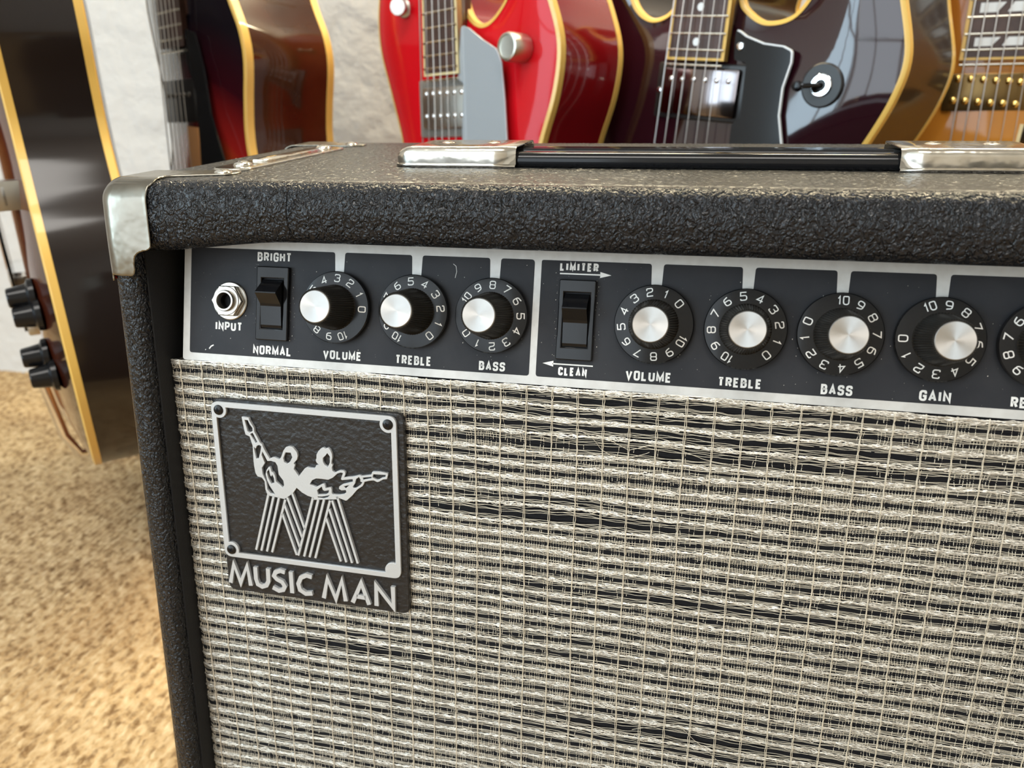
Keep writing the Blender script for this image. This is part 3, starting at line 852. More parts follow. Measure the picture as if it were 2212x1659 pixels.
switch(.0412, .0582, .0123, .0478); switch(.1894, .2057, .0121, .0476)

# --- badge
HB = .0046
badge = link_mesh('name_badge', fill_shape('name_badge', [round_poly([(.0160, -.1243), (.1184, -.1243), (.1184, -.0180), (.0163, -.0180)], .0045)], .0004, .0034, .0006), BADGE_BLACK, amp, FM)
badge['label'] = 'square black metal name badge with raised silver emblem'
def bp(x, y): return hit(FM, x, y, HB)
A_ = lambda a, b: bp(500 + a / 7.54, 880 + b / 7.54)
B_ = lambda a, b: bp(640 + a / 10.055, 940 + b / 10.055)
C_ = lambda a, b: bp(530 + a / 8.508, 1050 + b / 8.508)
E_ = lambda a, b: bp(470 + a / 5.267, 1160 + b / 5.267)
def boss(cx, cy, r, a0, a1, n=12): return [(cx + r * math.cos(math.radians(a0 + (a1 - a0) * i / n)), cy + r * math.sin(math.radians(a0 + (a1 - a0) * i / n))) for i in range(n + 1)]
tl, tr, br, bl = bp(459, 870), bp(860, 899), bp(862, 1250), bp(490, 1201)
x0, x1 = .0167, .1150; z1, z0 = -.0192, -.1040
fw, br_ = .0027, .0042
outer = round_poly([(x0, z0), (x1, z0), (x1, z1), (x0, z1)], .0042, 8)
c = .0042
inner = []
for cx, cz, a0 in ((x1 - c, z1 - c, 0), (x0 + c, z1 - c, 0), (x0 + c, z0 + c, 0), (x1 - c, z0 + c, 0)):
    pass
ix0, ix1, iz0, iz1 = x0 + fw, x1 - fw, z0 + fw, z1 - fw
q = math.sqrt(br_ ** 2 - (c - fw) ** 2)
ang = math.degrees(math.asin((c - fw) / br_))
inner += boss(x0 + c, z0 + c, br_, 180 - 90 + ang * 1.0, -ang) [::1]
inner += boss(x1 - c, z0 + c, br_, 180 + ang, 90 - ang)
inner += boss(x1 - c, z1 - c, br_, 270 + ang, 180 - ang)
inner += boss(x0 + c, z1 - c, br_, 360 + ang, 270 - ang)
link_mesh('badge_frame', fill_shape('badge_frame', [outer, inner], .0034, .0050, .00015), BRUSHED, badge, FM)
fig = [A_(*q) for q in [(170, 150), (285, 165), (300, 215), (340, 280), (372, 330), (378, 395), (430, 490), (468, 570), (505, 595), (520, 640), (560, 720), (625, 835), (660, 815), (700, 808), (790, 845), (815, 800), (830, 760), (850, 700), (890, 645), (940, 630), (1000, 645), (1040, 690), (1070, 730), (1085, 790), (1070, 850), (1020, 905), (1040, 930), (1020, 1000), (1070, 1070), (1100, 1125)]]
fig += [B_(*q) for q in [(110, 820), (190, 720), (240, 690), (310, 705), (410, 715), (440, 650), (500, 640), (455, 600), (432, 560), (430, 530), (445, 500), (445, 420), (480, 350), (540, 285), (590, 262), (640, 290), (690, 270), (740, 310), (780, 400), (790, 480), (775, 560), (770, 610), (800, 640), (780, 700), (790, 770), (840, 810), (880, 790), (950, 760), (1020, 765), (1065, 790), (1075, 830), (1055, 890), (1045, 912), (1200, 900), (1300, 885), (1350, 868), (1390, 868), (1420, 885), (1630, 860), (1660, 790), (1800, 792), (1990, 822), (1995, 870), (1975, 950), (1890, 960), (1800, 1010), (1760, 1015), (1690, 980), (1600, 985), (1490, 1010), (1475, 1050), (1450, 1100), (1330, 1180), (1220, 1310), (1110, 1410), (1080, 1418), (930, 1360), (880, 1390), (380, 1400), (350, 1345), (250, 1310), (130, 1240), (15, 1140)]]
fig += [A_(*q) for q in [(1010, 1390), (960, 1430), (870, 1490), (600, 1430), (580, 1390), (558, 1330), (545, 1200), (500, 1140), (430, 1120), (395, 1060), (375, 950), (365, 870), (350, 620), (300, 470), (235, 440), (210, 350)]]
holes = [[A_(*q) for q in L] for L in (
    [(220, 200), (270, 205), (300, 270), (345, 330), (350, 380), (300, 410), (265, 385)],
    [(312, 430), (350, 412), (365, 440), (425, 560), (395, 580)],
    [(370, 640), (400, 670), (420, 620), (460, 610), (490, 630), (480, 700), (450, 830), (405, 830), (385, 720)],
    [(507, 712), (590, 870), (650, 868), (720, 890), (755, 950), (775, 1090), (850, 1190), (862, 1260), (840, 1305), (730, 1200), (716, 1110), (690, 1060), (655, 1040), (640, 975), (612, 965), (575, 1020), (560, 1080), (585, 1180), (625, 1270), (720, 1415), (640, 1395), (590, 1330), (572, 1200), (512, 1080), (502, 980), (550, 900), (497, 770)],
    [(582, 1050), (615, 1003), (632, 1090), (650, 1125), (672, 1095), (697, 1150), (705, 1225), (650, 1240), (608, 1150)],
    [(885, 730), (970, 735), (995, 810), (960, 880), (910, 918), (860, 885), (850, 820)])]
holes += [[B_(*q) for q in L] for L in (
    [(680, 385), (735, 460), (735, 590), (690, 690), (620, 640), (585, 570), (585, 490), (640, 440)],
    [(300, 1060), (350, 975), (440, 935), (560, 945), (700, 965), (800, 920), (900, 830), (970, 808), (1020, 820), (990, 900), (975, 950), (1000, 972), (1230, 950), (1235, 1008), (1020, 1060), (940, 1110), (930, 1160), (990, 1195), (1080, 1188), (1095, 1230), (1050, 1275), (930, 1292), (800, 1282), (778, 1250), (775, 1160), (748, 1130), (640, 1150), (618, 1055), (580, 1052), (440, 1122)],
    [(460, 1190), (560, 1110), (580, 1180), (620, 1208), (715, 1190), (708, 1245), (650, 1283), (475, 1285)],
    [(470, 1325), (560, 1330), (690, 1308), (735, 1295), (690, 1345), (600, 1368), (480, 1350)],
    [(1370, 905), (1400, 960), (1395, 1000), (1440, 1020), (1400, 1080), (1300, 1145), (1250, 1145), (1235, 1110), (1280, 1050), (1305, 950)],
    [(1450, 920), (1640, 898), (1640, 935), (1460, 965)],
    [(1680, 845), (1950, 860), (1940, 910), (1870, 920), (1790, 965), (1740, 960), (1660, 910)],
    [(1040, 1105), (1160, 1080), (1075, 1155)])]
link_mesh('emblem_figures', fill_shape('emblem_figures', [fig] + holes, .0034, .0050, .0001), BRUSHED, badge, FM)
STR = [((428, 150), (205, 1165)), ((525, 180), (300, 1180)), ((625, 200), (402, 1195)), ((738, 245), (497, 1210)),
       ((865, 130), (1098, 790)), ((775, 205), (1052, 950)), ((720, 330), (1008, 1130)), ((683, 500), (950, 1262)),
       ((1250, 200), (978, 1270)), ((1345, 245), (1085, 1288)), ((1450, 245), (1185, 1302)), ((1560, 262), (1290, 1318)),
       ((1690, 185), (2070, 1418)), ((1600, 262), (1965, 1408)), ((1545, 420), (1860, 1395)), ((1490, 590), (1760, 1380))]
for p0, p1 in STR:
    mesh_obj('emblem_stripe', *ribbon([C_(*p0), C_(*p1)], .00115, .0034, .0050), BRUSHED, badge, FM)
LET = [[[(153, 515), (187, 305), (268, 520), (338, 325), (383, 550)]], [[(432, 340), (440, 470), (462, 535), (510, 562), (560, 548), (582, 500), (576, 358)]],
       [[(768, 400), (715, 382), (662, 398), (645, 440), (678, 478), (740, 512), (768, 560), (750, 598), (700, 608), (632, 570)]], [[(835, 395), (853, 635)]],
       [[(1075, 455), (1012, 435), (950, 460), (922, 530), (942, 600), (1005, 642), (1082, 640)]], [[(1212, 692), (1252, 470), (1350, 705), (1416, 490), (1462, 728)]],
       [[(1540, 742), (1636, 520), (1728, 768)], [(1585, 672), (1690, 690)]], [[(1812, 780), (1806, 548), (2005, 805), (1996, 565)]]]
for L in LET:
    parts = []
    for pl in L:
        pp = [E_(*q) for q in pl]
        parts.append(ribbon(pp, .00228, .0034, .0050))
    mesh_obj('badge_letter', *join(parts), BRUSHED, badge, FM)
def screw_mesh(r, hgt, phil=True):
    vs, fs = lathe([(0, 0), (r, 0), (r, hgt * .25), (r * .9, hgt * .62), (r * .6, hgt * .9), (r * .28, hgt), (r * .2, hgt * .35), (0, hgt * .3)], 28)
    return vs, fs
def cross_cut(r, z):
    return join([ribbon([(-r, 0), (r, 0)], r * .42, z - .0002, z), ribbon([(0, -r), (0, r)], r * .42, z - .0002, z)])
SCREW_ME = as_mesh('screw', screw_mesh(.0027, .0014), BLACK_SCREW); SLOT_ME = as_mesh('screw_slot', cross_cut(.0013, .00142), BLACK_THREAD, 0)
for (cx, cz), a in (((x0 + c, z1 - c), 10), ((x1 - c, z1 - c), 35), ((x0 + c, z0 + c), 60)):
    M = FM @ Matrix.Translation((cx, cz, .0046)) @ Matrix.Rotation(math.radians(a), 4, 'Z')
    s = link_mesh('screw', SCREW_ME, None, badge, M); 
    link_mesh('screw_slot', SLOT_ME, None, badge, M)

# --- metal corner guards, chassis strap and handle on the top
NSCREW = as_mesh('nickel_screw', screw_mesh(.0048, .0022), NICKEL)
NSLOT = as_mesh('nickel_slot', cross_cut(.0022, .00225), GREY_METAL, 0)
def nickel_screw(x, y, z, parent, a=20, s=1.0):
    M = Matrix.Translation((x, y, z)) @ Matrix.Rotation(math.radians(a), 4, 'Z') @ Matrix.Diagonal((s, s, s, 1))
    link_mesh('screw', NSCREW, None, parent, M); link_mesh('screw_slot', NSLOT, None, parent, M)

def corner_guard(rear=False):
    """pressed metal corner: three lobes wrapped over a rounded corner"""
    ex, ey, ez, r = .0014, .0026, .0012, .0105
    bx, by, bz = XL - ex, YF / math.cos(S) - ey, ZT + ez
    yf = YF / math.cos(S)
    front = round_poly([(bx - .01, bz + .01), (.0022, bz + .01), (.0022, .0578), (-.0066, .0562), (-.0080, .0450), (bx - .01, .0450)], [0, 0, .003, .009, .003, 0], 8)
    topl = round_poly([(bx - .01, by - .01), (.0022, by - .01), (.0045, yf + .012), (.031, yf + .021), (.033, yf + .030), (.026, yf + .036), (.0, yf + .031), (bx - .01, yf + .034)], [0, 0, .006, .005, .006, .006, .01, 0], 6)
    left = round_poly([(by - .01, bz + .01), (yf + .034, bz + .01), (yf + .028, ZT - .02), (yf + .034, .047), (yf + .024, .0418), (by - .01, .0418)], [0, 0, .008, .006, .004, 0], 6)
    st = .0005
    vid, V, F = {}, [], []
    def vert(q):
        key = (round((q[0] - bx) / st), round((q[1] - by) / st), round((q[2] - bz) / st))
        if key not in vid:
            pin = Vector((max(q[0], bx + r), max(q[1], by + r), min(q[2], bz - r)))
            d = Vector(q) - pin
            p = pin + d.normalized() * r if d.length > 1e-9 else Vector(q)
            vid[key] = len(V); V.append(p)
        return vid[key]
    def patch(poly, fn, a0, a1, b0, b1):
        na, nb = int((a1 - a0) / st), int((b1 - b0) / st)
        A, B = np.meshgrid(a0 + (np.arange(na) + .5) * st, b0 + (np.arange(nb) + .5) * st, indexing='ij')
        ok = inside(A.ravel(), B.ravel(), poly).reshape(na, nb)
        for i, j in zip(*np.nonzero(ok)):
            a, b = a0 + i * st, b0 + j * st
            F.append([vert(fn(a, b)), vert(fn(a + st, b)), vert(fn(a + st, b + st)), vert(fn(a, b + st))])
    patch(front, lambda a, b: (a, by, b), bx, bx + .0336, bz - 106 * st, bz)
    patch(topl, lambda a, b: (a, b, bz), bx, bx + .064, by, by + .045)
    patch(left, lambda a, b: (bx, a, b), by, by + .045, bz - 106 * st, bz)
    for v in V:       # pressed sheet is slightly pillowed
        a = min(max((v.x - bx) / .026, 0), 1); c = min(max((bz - v.z) / .044, 0), 1)
        v.y -= .0016 * math.sin(math.pi * a) * math.sin(math.pi * c) ** .7 if v.y < by + .004 else 0
    for v in V: v.y += v.z * math.tan(S)
    if rear:
        for v in V: v.y = YR + front_y(ZT) + .0004 - v.y + (v.z - ZT) * math.tan(S)
    bm = bmesh.new(); me = bpy.data.meshes.new('t'); me.from_pydata([tuple(v) for v in V], [], F); bm.from_mesh(me)
    # relax the stepped outline
    for it in range(8):
        new = {}
        for v in bm.verts:
            if v.is_boundary:
                nb = [e.other_vert(v).co for e in v.link_edges if e.is_boundary]
                if len(nb) == 2: new[v] = v.co * .5 + (nb[0] + nb[1]) * .25
        for v, c in new.items(): v.co = c
    return bm
def guard_obj(rear):
    o = bm_obj('corner_guard', corner_guard(rear), GUARD, amp, sharp=60)
    md = o.modifiers.new('thickness', 'SOLIDIFY'); md.thickness = .0010; md.offset = -1 
    return o
def mirrored(o):
    MX = Matrix.Translation((XL + XR, 0, 0)) @ Matrix.Diagonal((-1, 1, 1, 1))
    def cp(q, par):
        c = q.copy(); scene.collection.objects.link(c); place(c, par, MX @ WM[q.name])
        for ch in [k for k in scene.objects if k.parent == q]: cp(ch, c)
    cp(o, o.parent)
yt = front_y(ZT)
g1 = guard_obj(False)
nickel_screw(.0245, yt + .0265, ZT + .0005, g1, 30, .9)
g2 = guard_obj(True)
nickel_screw(.0225, YR - .026, ZT + .0005, g2, 10, .9)

# chassis strap
sp = round_poly([(.0095, .030), (.0300, .030), (.0300, .150), (.0095, .150)], .0095, 8)
strap = link_mesh('chassis_strap', fill_shape('chassis_strap', [sp], ZT - .0005, ZT + .0017, .0006), NICKEL, amp)
rib_b = bm_box(.0150, .0245, .062, .124, ZT + .0010, ZT + .0030, .0012, 2)
bm_obj('raised_rib', rib_b, NICKEL, strap)
nickel_screw(.0198, .046, ZT + .0015, strap, 15, 1.0); nickel_screw(.0198, .137, ZT + .0015, strap, 50, 1.0)

for o in (g1, g2, strap): mirrored(o)

# carrying handle: flexible grip between two metal end caps
HY0, HY1 = .0600, .0980
gp = []
for i in range(9):
    a = math.pi * .5 * i / 8; gp.append((HY0 + .0040 - .0040 * math.sin(a), ZT + .0032 + .0040 * math.cos(a)))
prof = [(HY0 + .0006, ZT + .0006), (HY0, ZT + .0016)] + gp[::-1]
for yy in (.0735, .079):
    prof += [(yy - .0012, ZT + .0072), (yy - .0008, ZT + .0080), (yy + .0008, ZT + .0080), (yy + .0012, ZT + .0072)]
prof += [(HY1 - .004, ZT + .0072), (HY1, ZT + .004), (HY1 - .0006, ZT + .0006)]
n = len(prof); vs, fs = [], []
for i, x in enumerate((.150, .20, .245, .29, .340)):
    vs += [(x, y, z) for y, z in prof]
    if i: fs += [((i - 1) * n + k, (i - 1) * n + (k + 1) % n, i * n + (k + 1) % n, i * n + k) for k in range(n)]
fs += [tuple(range(n)), tuple(reversed(range(4 * n, 5 * n)))]
b = bmesh.new(); me = bpy.data.meshes.new('t'); me.from_pydata(vs, [], fs); b.from_mesh(me)
handle = bm_obj('carrying_handle', b, GLOSS_BLACK, amp, sharp=50)
handle['label'] = 'black ribbed plastic carrying handle with nickel end caps'
def end_cap(xa, xb, left):
    """shell over the grip end: rounded at the outer end, open towards the grip"""
    secs = []
    r = .011
    xsn = [xa + r * (1 - math.cos(math.pi / 2 * i / 7)) for i in range(8)] + list(np.linspace(xa + r + .004, xb, 5))
    vs, fs = [], []
    for i, x in enumerate(xsn):
        e = x - xa
        k = math.sqrt(max(1 - (max(r - e, 0) / r) ** 2, 0.0)) if e < r else 1
        iny = .008 * (1 - k)                      # ends narrow
        y0, y1 = HY0 - .0012 + iny, HY1 + .0012 - iny
        zt = ZT + .0015 + .0078 * (.25 + .75 * k)
        rr = .0022 * k + .0006
        pr = [(y0 - .0022, ZT + .0003), (y0 - .0022, ZT + .0011), (y0, ZT + .0013)]
        for q in range(6):
            a = math.pi / 2 * q / 5; pr.append((y0 + rr - rr * math.cos(a), zt - rr + rr * math.sin(a)))
        for q in range(6):
            a = math.pi / 2 * q / 5; pr.append((y1 - rr + rr * math.sin(a), zt - rr + rr * math.cos(a)))
        pr += [(y1, ZT + .0013), (y1 + .0022, ZT + .0011), (y1 + .0022, ZT + .0003)]
        m = len(pr)
        vs += [(x if left else (.2445 * 2 - x), y, z) for y, z in pr]
        if i:
            fs += [((i - 1) * m + k2, (i - 1) * m + k2 + 1, i * m + k2 + 1, i * m + k2) for k2 in range(m - 1)]
    fs.append(tuple(range(m)))
    bm = bmesh.new(); me = bpy.data.meshes.new('t'); me.from_pydata(vs, [], fs); bm.from_mesh(me)
    o = bm_obj('handle_end_cap', bm, NICKEL, handle, sharp=40)
    md = o.modifiers.new('s', 'SOLIDIFY'); md.thickness = .0008; md.offset = 1
    return o
c1 = end_cap(.0965, .1590, True); c2 = end_cap(.0965, .1590, False)
for x in (.118, .142, .347, .371):
    nickel_screw(x, .082, ZT + .0090, handle, 25, .85)
b = bm_box(.3300, .3925, HY0 - .0036, HY0 - .0030, ZT + .0002, ZT + .0012)
bm_obj('rust_line', b, NICKEL_RUST, handle, smooth=False)

# ------------------------------------------------------------------ guitars
BIND = mat('aged_binding', (.76, .48, .11), .35, coat=.4)
BIND_PALE = mat('cream_binding', (.80, .66, .36), .35, coat=.4)
FRETB = mat('rosewood', (.045, .022, .016), .42, var=(60, (.09, .045, .035), .8))
STEEL = mat('string_steel', (.66, .62, .58), .30, 1.)
FRETM = mat('fret_wire', (.86, .80, .68), .22, 1.)
PEARL = mat('pearl_inlay', (.80, .82, .82), .25)
GOLD = mat('gold_plate', (.86, .58, .18), .18, 1.)
MAHO = mat('dark_mahogany', (.055, .020, .010), .3, coat=.6)
PICKUP_BLACK = mat('black_bobbin', (.012, .011, .011), .35)
DARK_RIM = mat('near_black_lacquer', (.012, .0075, .006), .3, spec=.1, coat=.7, coat_rough=.10)

def burst(name, centre, r0, r1, cols, rough=.12):
    m = mat(name, cols[0], rough, spec=.1, coat=.8, coat_rough=.04)
    nt = m.node_tree; b = nt.nodes['Principled BSDF']; tc = [n for n in nt.nodes if n.type == 'TEX_COORD'][0]
    mp = nt.nodes.new('ShaderNodeVectorMath'); mp.operation = 'SUBTRACT'; mp.inputs[1].default_value = (centre[0], centre[1], 0)
    nt.links.new(tc.outputs['Object'], mp.inputs[0])
    ml = nt.nodes.new('ShaderNodeVectorMath'); ml.operation = 'MULTIPLY'; ml.inputs[1].default_value = (1, .75, 0)
    nt.links.new(mp.outputs[0], ml.inputs[0])
    ln = nt.nodes.new('ShaderNodeVectorMath'); ln.operation = 'LENGTH'; nt.links.new(ml.outputs[0], ln.inputs[0])
    mr = nt.nodes.new('ShaderNodeMapRange'); mr.inputs['From Min'].default_value = r0; mr.inputs['From Max'].default_value = r1
    nt.links.new(ln.outputs['Value'], mr.inputs['Value'])
    cr = nt.nodes.new('ShaderNodeValToRGB')
    e = cr.color_ramp.elements
    e[0].position = 0; e[0].color = (*cols[0], 1); e[1].position = 1; e[1].color = (*cols[-1], 1)
    for i, c in enumerate(cols[1:-1]):
        q = e.new((i + 1) / (len(cols) - 1)); q.color = (*c, 1)
    nt.links.new(mr.outputs[0], cr.inputs[0]); nt.links.new(cr.outputs[0], b.inputs['Base Color'])
    return m

def plane_px(anchor, dist, az, lean, up, dn):
    a, l = math.radians(az), math.radians(lean)
    n = Vector((math.sin(a) * math.cos(l), math.cos(a) * math.cos(l), math.sin(l)))
    O = CAM + ray(*anchor) * dist
    def h(x, y):
        d = ray(x, y); return CAM + d * ((O - CAM).dot(n) / d.dot(n))
    v = (h(*up) - h(*dn)).normalized(); u = v.cross(n)
    return Matrix(((u.x, v.x, n.x, O.x), (u.y, v.y, n.y, O.y), (u.z, v.z, n.z, O.z), (0, 0, 0, 1)))

def plane_free(O, az, lean):
    a, l = math.radians(az), math.radians(lean)
    n = Vector((math.sin(a) * math.cos(l), math.cos(a) * math.cos(l), math.sin(l)))
    v = (Vector((0, 0, 1)) - n * n.z).normalized(); u = v.cross(n)
    return Matrix(((u.x, v.x, n.x, O[0]), (u.y, v.y, n.y, O[1]), (u.z, v.z, n.z, O[2]), (0, 0, 0, 1)))

def dist_poly(px, py, L):
    P = np.array(L); Q = np.roll(P, -1, 0)
    d = Q - P; t = ((px[:, None] - P[:, 0]) * d[:, 0] + (py[:, None] - P[:, 1]) * d[:, 1]) / (d ** 2).sum(1)
    t = np.clip(t, 0, 1)
    return np.sqrt(((P[:, 0] + t * d[:, 0] - px[:, None]) ** 2 + (P[:, 1] + t * d[:, 1] - py[:, None]) ** 2)).min(1)

def archf(d, H, R): 
    t = np.clip(d / R, 0, 1); return H * (1 - (1 - t) ** 2)

def outward(L):
    n = len(L); P = [Vector(p) for p in L]; out = []
    area = sum(P[i].x * P[(i + 1) % n].y - P[(i + 1) % n].x * P[i].y for i in range(n))
    s = 1 if area > 0 else -1
    for i in range(n):
        d = (P[(i + 1) % n] - P[i - 1]).normalized(); out.append(Vector((d.y, -d.x)) * s)
    return out

class Guitar:
    def __init__(g, name, label, M, outline, D, H, topm, rimm, bindm, group=None, bw=.0065, AR=.10):
        g.M = M
        L = smooth_closed([(p[0] / 1000, p[1] / 1000) for p in outline], 6)
        g.L = L; g.H = H; g.AR = AR
        low = min((M @ Vector((p[0], p[1], -D / 2)) for p in L), key=lambda q: q.z)
        g.low = low
        g.root = empty(name, low, label, 'guitar', group)
        N = outward(L); n = len(L)
        # top plate
        xs_ = [p[0] for p in L]; ys_ = [p[1] for p in L]
        gx, gy = np.meshgrid(np.arange(min(xs_), max(xs_), .009), np.arange(min(ys_), max(ys_), .009))
        gx, gy = gx.ravel(), gy.ravel()
        ok = inside(gx, gy, L); gx, gy = gx[ok], gy[ok]
        d = dist_poly(gx, gy, L); ok = d > .004; gx, gy, d = gx[ok], gy[ok], d[ok]
        ring = [(L[i][0] - N[i].x * .0001, L[i][1] - N[i].y * .0001) for i in range(n)]
        pts = [Vector(p) for p in ring] + [Vector((a, b)) for a, b in zip(gx, gy)]
        res = delaunay_2d_cdt(pts, [], [list(range(n))], 1, 1e-7)
        vv = np.array([(q.x, q.y) for q in res[0]]); dd = dist_poly(vv[:, 0], vv[:, 1], L)
        zz = archf(dd, H, g.AR)
        g.top = mesh_obj('top', [(a, b, z) for (a, b), z in zip(vv, zz)], [tuple(f) for f in res[2]], topm, g.root, M, True)
        back = mesh_obj('back', [(a, b, -D - z * .6) for (a, b), z in zip(vv, zz)], [tuple(reversed(f)) for f in res[2]], rimm, g.root, M, True)
        vs = [(p[0], p[1], 0) for p in L] + [(p[0], p[1], -D) for p in L]
        mesh_obj('rim', vs, [(n + i, n + (i + 1) % n, (i + 1) % n, i) for i in range(n)], rimm, g.root, M, True)
        for z0, sg in ((0, 1), (-D, -1)):
            vs, fs = [], []
            for i in range(n):
                p = Vector(L[i]); nn = N[i]
                for o, z in ((-.0030, .0006), (.0002, .0006), (.0006, .0002), (.0006, -bw), (-.0004, -bw - .0002)):
                    q = p + nn * o; vs.append((q.x, q.y, z0 + sg * (z + (archf(np.array([.003]), H, g.AR)[0] if o < -.001 else 0))))
            for i in range(n):
                j = (i + 1) % n
                for k in range(4): fs.append((i * 5 + k, i * 5 + k + 1, j * 5 + k + 1, j * 5 + k))
            b = bmesh.new(); me = bpy.data.meshes.new('t'); me.from_pydata(vs, [], fs); b.from_mesh(me)
            bm_obj('binding', b, bindm, g.root, M, sharp=30)
    def uv(g, x, y, h=0.): return hit(g.M, x, y, h)
    def arch(g, u, v): return float(archf(dist_poly(np.array([u]), np.array([v]), g.L), g.H, g.AR)[0])
    def slabp(g, name, loop, z0, z1, m, parent=None, bev=0.):
        return link_mesh(name, fill_shape(name, [loop], z0, z1, bev), m, parent or g.root, g.M)
    def box(g, name, u0, u1, v0, v1, z0, z1, m, parent=None, bev=.0005):
        return bm_obj(name, bm_box(u0, u1, v0, v1, z0, z1, bev, 2), m, parent or g.root, g.M)
    def neck(g, cu, vend, w, h, scale_mm=628, nfr=20, bindm=None, markers=None, dirs=0.0):
        """fretboard end at vend, half-width w/2 there, top surface height h; grows up (+v)"""
        Lk = .445; w2 = w * .80
        g.cu, g.vend, g.w, g.h = cu, vend, w, h
        rem = scale_mm / 1000 * 2 ** (-nfr / 12)          # last fret to bridge
        top_v = vend - .004 + scale_mm / 1000 - rem
        g.nut = top_v; g.bridge = vend - .004 - rem
        hw = lambda v: (w + (w2 - w) * (v - vend) / (top_v - vend)) / 2
        bb = .0032 if bindm else 0
        fb = g.slabp('fretboard', [(cu - w / 2 + bb, vend + bb * .7), (cu + w / 2 - bb, vend + bb * .7), (cu + w2 / 2 - bb, top_v), (cu - w2 / 2 + bb, top_v)], h - .006, h, FRETB)
        if bindm:
            loop = [(cu - w / 2, vend), (cu + w / 2, vend), (cu + w2 / 2, top_v), (cu - w2 / 2, top_v)]
            g.slabp('fretboard_binding', loop, h - .0065, h - .0003, bindm, fb)
        for k in range(1, nfr + 1):
            v = top_v - scale_mm / 1000 * (1 - 2 ** (-k / 12))
            a = hw(v)
            vs, fs = tube([(cu - a + .0008, v, h - .0001), (cu + a - .0008, v, h - .0001)], .0011, 6)
            mesh_obj('fret', vs, fs, FRETM, fb, g.M, True, 60)
        for k, kind in (markers or []):
            f = lambda q: top_v - scale_mm / 1000 * (1 - 2 ** (-q / 12))
            v = (f(k) + f(k - 1)) / 2
            if kind == 'dot':
                vs, fs = lathe([(0, h - .001), (.0033, h - .001), (.0033, h + .0001), (0, h + .0001)], 20)
                mesh_obj('inlay', [(x + cu, y + v, z) for x, y, z in vs], fs, PEARL, fb, g.M)
            else:
                a = hw(v) * .66; d = (f(k - 1) - f(k)) * .27
                for (ua, ub, sl) in ((-a, -.001, 1), (.003, a, 0)):
                    g.slabp('inlay', [(cu + ua, v - d), (cu + ub - (.004 if sl else 0), v - d), (cu + ub + (.002 if sl else 0), v + d), (cu + ua + (0 if sl else .004), v + d)], h - .001, h + .0001, PEARL, fb)
        vs, fs = [], []
        for i in range(7):
            v = vend + .03 + (top_v - vend - .03) * i / 6; a = hw(v)
            for k in range(9):
                t = math.pi * k / 8; vs.append((cu + a * math.cos(t), v, h - .006 - .017 * math.sin(t)))
            if i: fs += [((i - 1) * 9 + k, (i - 1) * 9 + (k + 1) % 9, i * 9 + (k + 1) % 9, i * 9 + k) for k in range(9)]
        fs += [tuple(range(9)), tuple(reversed(range(54, 63)))]
        b = bmesh.new(); me = bpy.data.meshes.new('t'); me.from_pydata(vs, [], fs); b.from_mesh(me)
        bm_obj('neck', b, MAHO, g.root, g.M)
        hd = [(cu - .022, top_v), (cu + .022, top_v), (cu + .040, top_v + .05), (cu + .036, top_v + .16), (cu + .012, top_v + .18), (cu, top_v + .172), (cu - .012, top_v + .18), (cu - .036, top_v + .16), (cu - .040, top_v + .05)]
        g.slabp('headstock', round_poly(hd, .006), h - .020, h - .006, GLOSS_BLACK)
        g.box('nut', cu - w2 / 2, cu + w2 / 2, top_v - .001, top_v + .004, h - .006, h + .0022, PEARL)
        g.box('heel', cu - w * .42, cu + w * .42, vend + .02, vend + .10, -.004, h - .010, MAHO)
    def strings(g, spread, hb, m=STEEL):
        """bridge, tailpiece and six strings"""
        g.box('bridge', g.cu - spread / 2 - .012, g.cu + spread / 2 + .012, g.bridge - .005, g.bridge + .005, g.H - .002, hb, GREY_METAL, bev=.001)
        tv = g.bridge - .05
        g.box('tailpiece', g.cu - spread / 2 - .01, g.cu + spread / 2 + .01, tv - .006, tv + .006, g.H - .002, hb - .004, GREY_METAL, bev=.002)
        for i in range(6):
            f = i / 5 - .5; ub = g.cu + f * spread; un = g.cu + f * .036
            vs, fs = tube([(ub, tv, hb - .006), (ub, g.bridge, hb + .0008), (un, g.nut, g.h + .0030)], [.00065, .00058, .0005, .00042, .00036, .0003][i], 6)
            mesh_obj('string', vs, fs, m, g.root, g.M, True, 60)

def generic_pole(g, pk, us, v, z, r, m):
    me = as_mesh('pole', lathe([(0, 0), (r, 0), (r, .0006), (r * .5, .0014), (0, .0016)], 16), m)
    for u in us: link_mesh('pole_piece', me, None, pk, g.M @ Matrix.Translation((u, v, z)))

def top_hat(r, hgt): return [(0, 0), (r * 1.05, 0), (r, hgt * .12), (r * .86, hgt * .9), (r * .8, hgt), (0, hgt)]

# --- deep archtop seen from its side (left)
def floor_px(x, y):
    d = ray(x, y); return CAM + d * ((FLOOR - CAM.z) / d.z)
O1 = CAM + ray(195, 948) * .90
con = [(0, 0), (80, 5), (150, 40), (198, 110), (205, 170), (190, 240), (160, 290), (140, 330), (142, 370), (150, 410), (146, 450), (115, 485), (60, 500), (0, 503)]
out1 = con + [(-u, v) for u, v in con[-2:0:-1]]
M1 = plane_free((O1.x, O1.y, O1.z), -134, -1)
SB1 = burst('tobacco_burst', (0, .20), .05, .20, [(.55, .24, .05), (.42, .14, .03), (.10, .02, .008), (.02, .008, .006)])
G1 = Guitar('archtop_guitar', 'sunburst archtop guitar hanging edge-on above the sisal, dark side and black knobs', M1, out1, .070, .018, SB1, DARK_RIM, BIND, bw=.0058)
G1.neck(0, .40, .056, .030, 650, 20, BIND)
G1.strings(.052, .034)
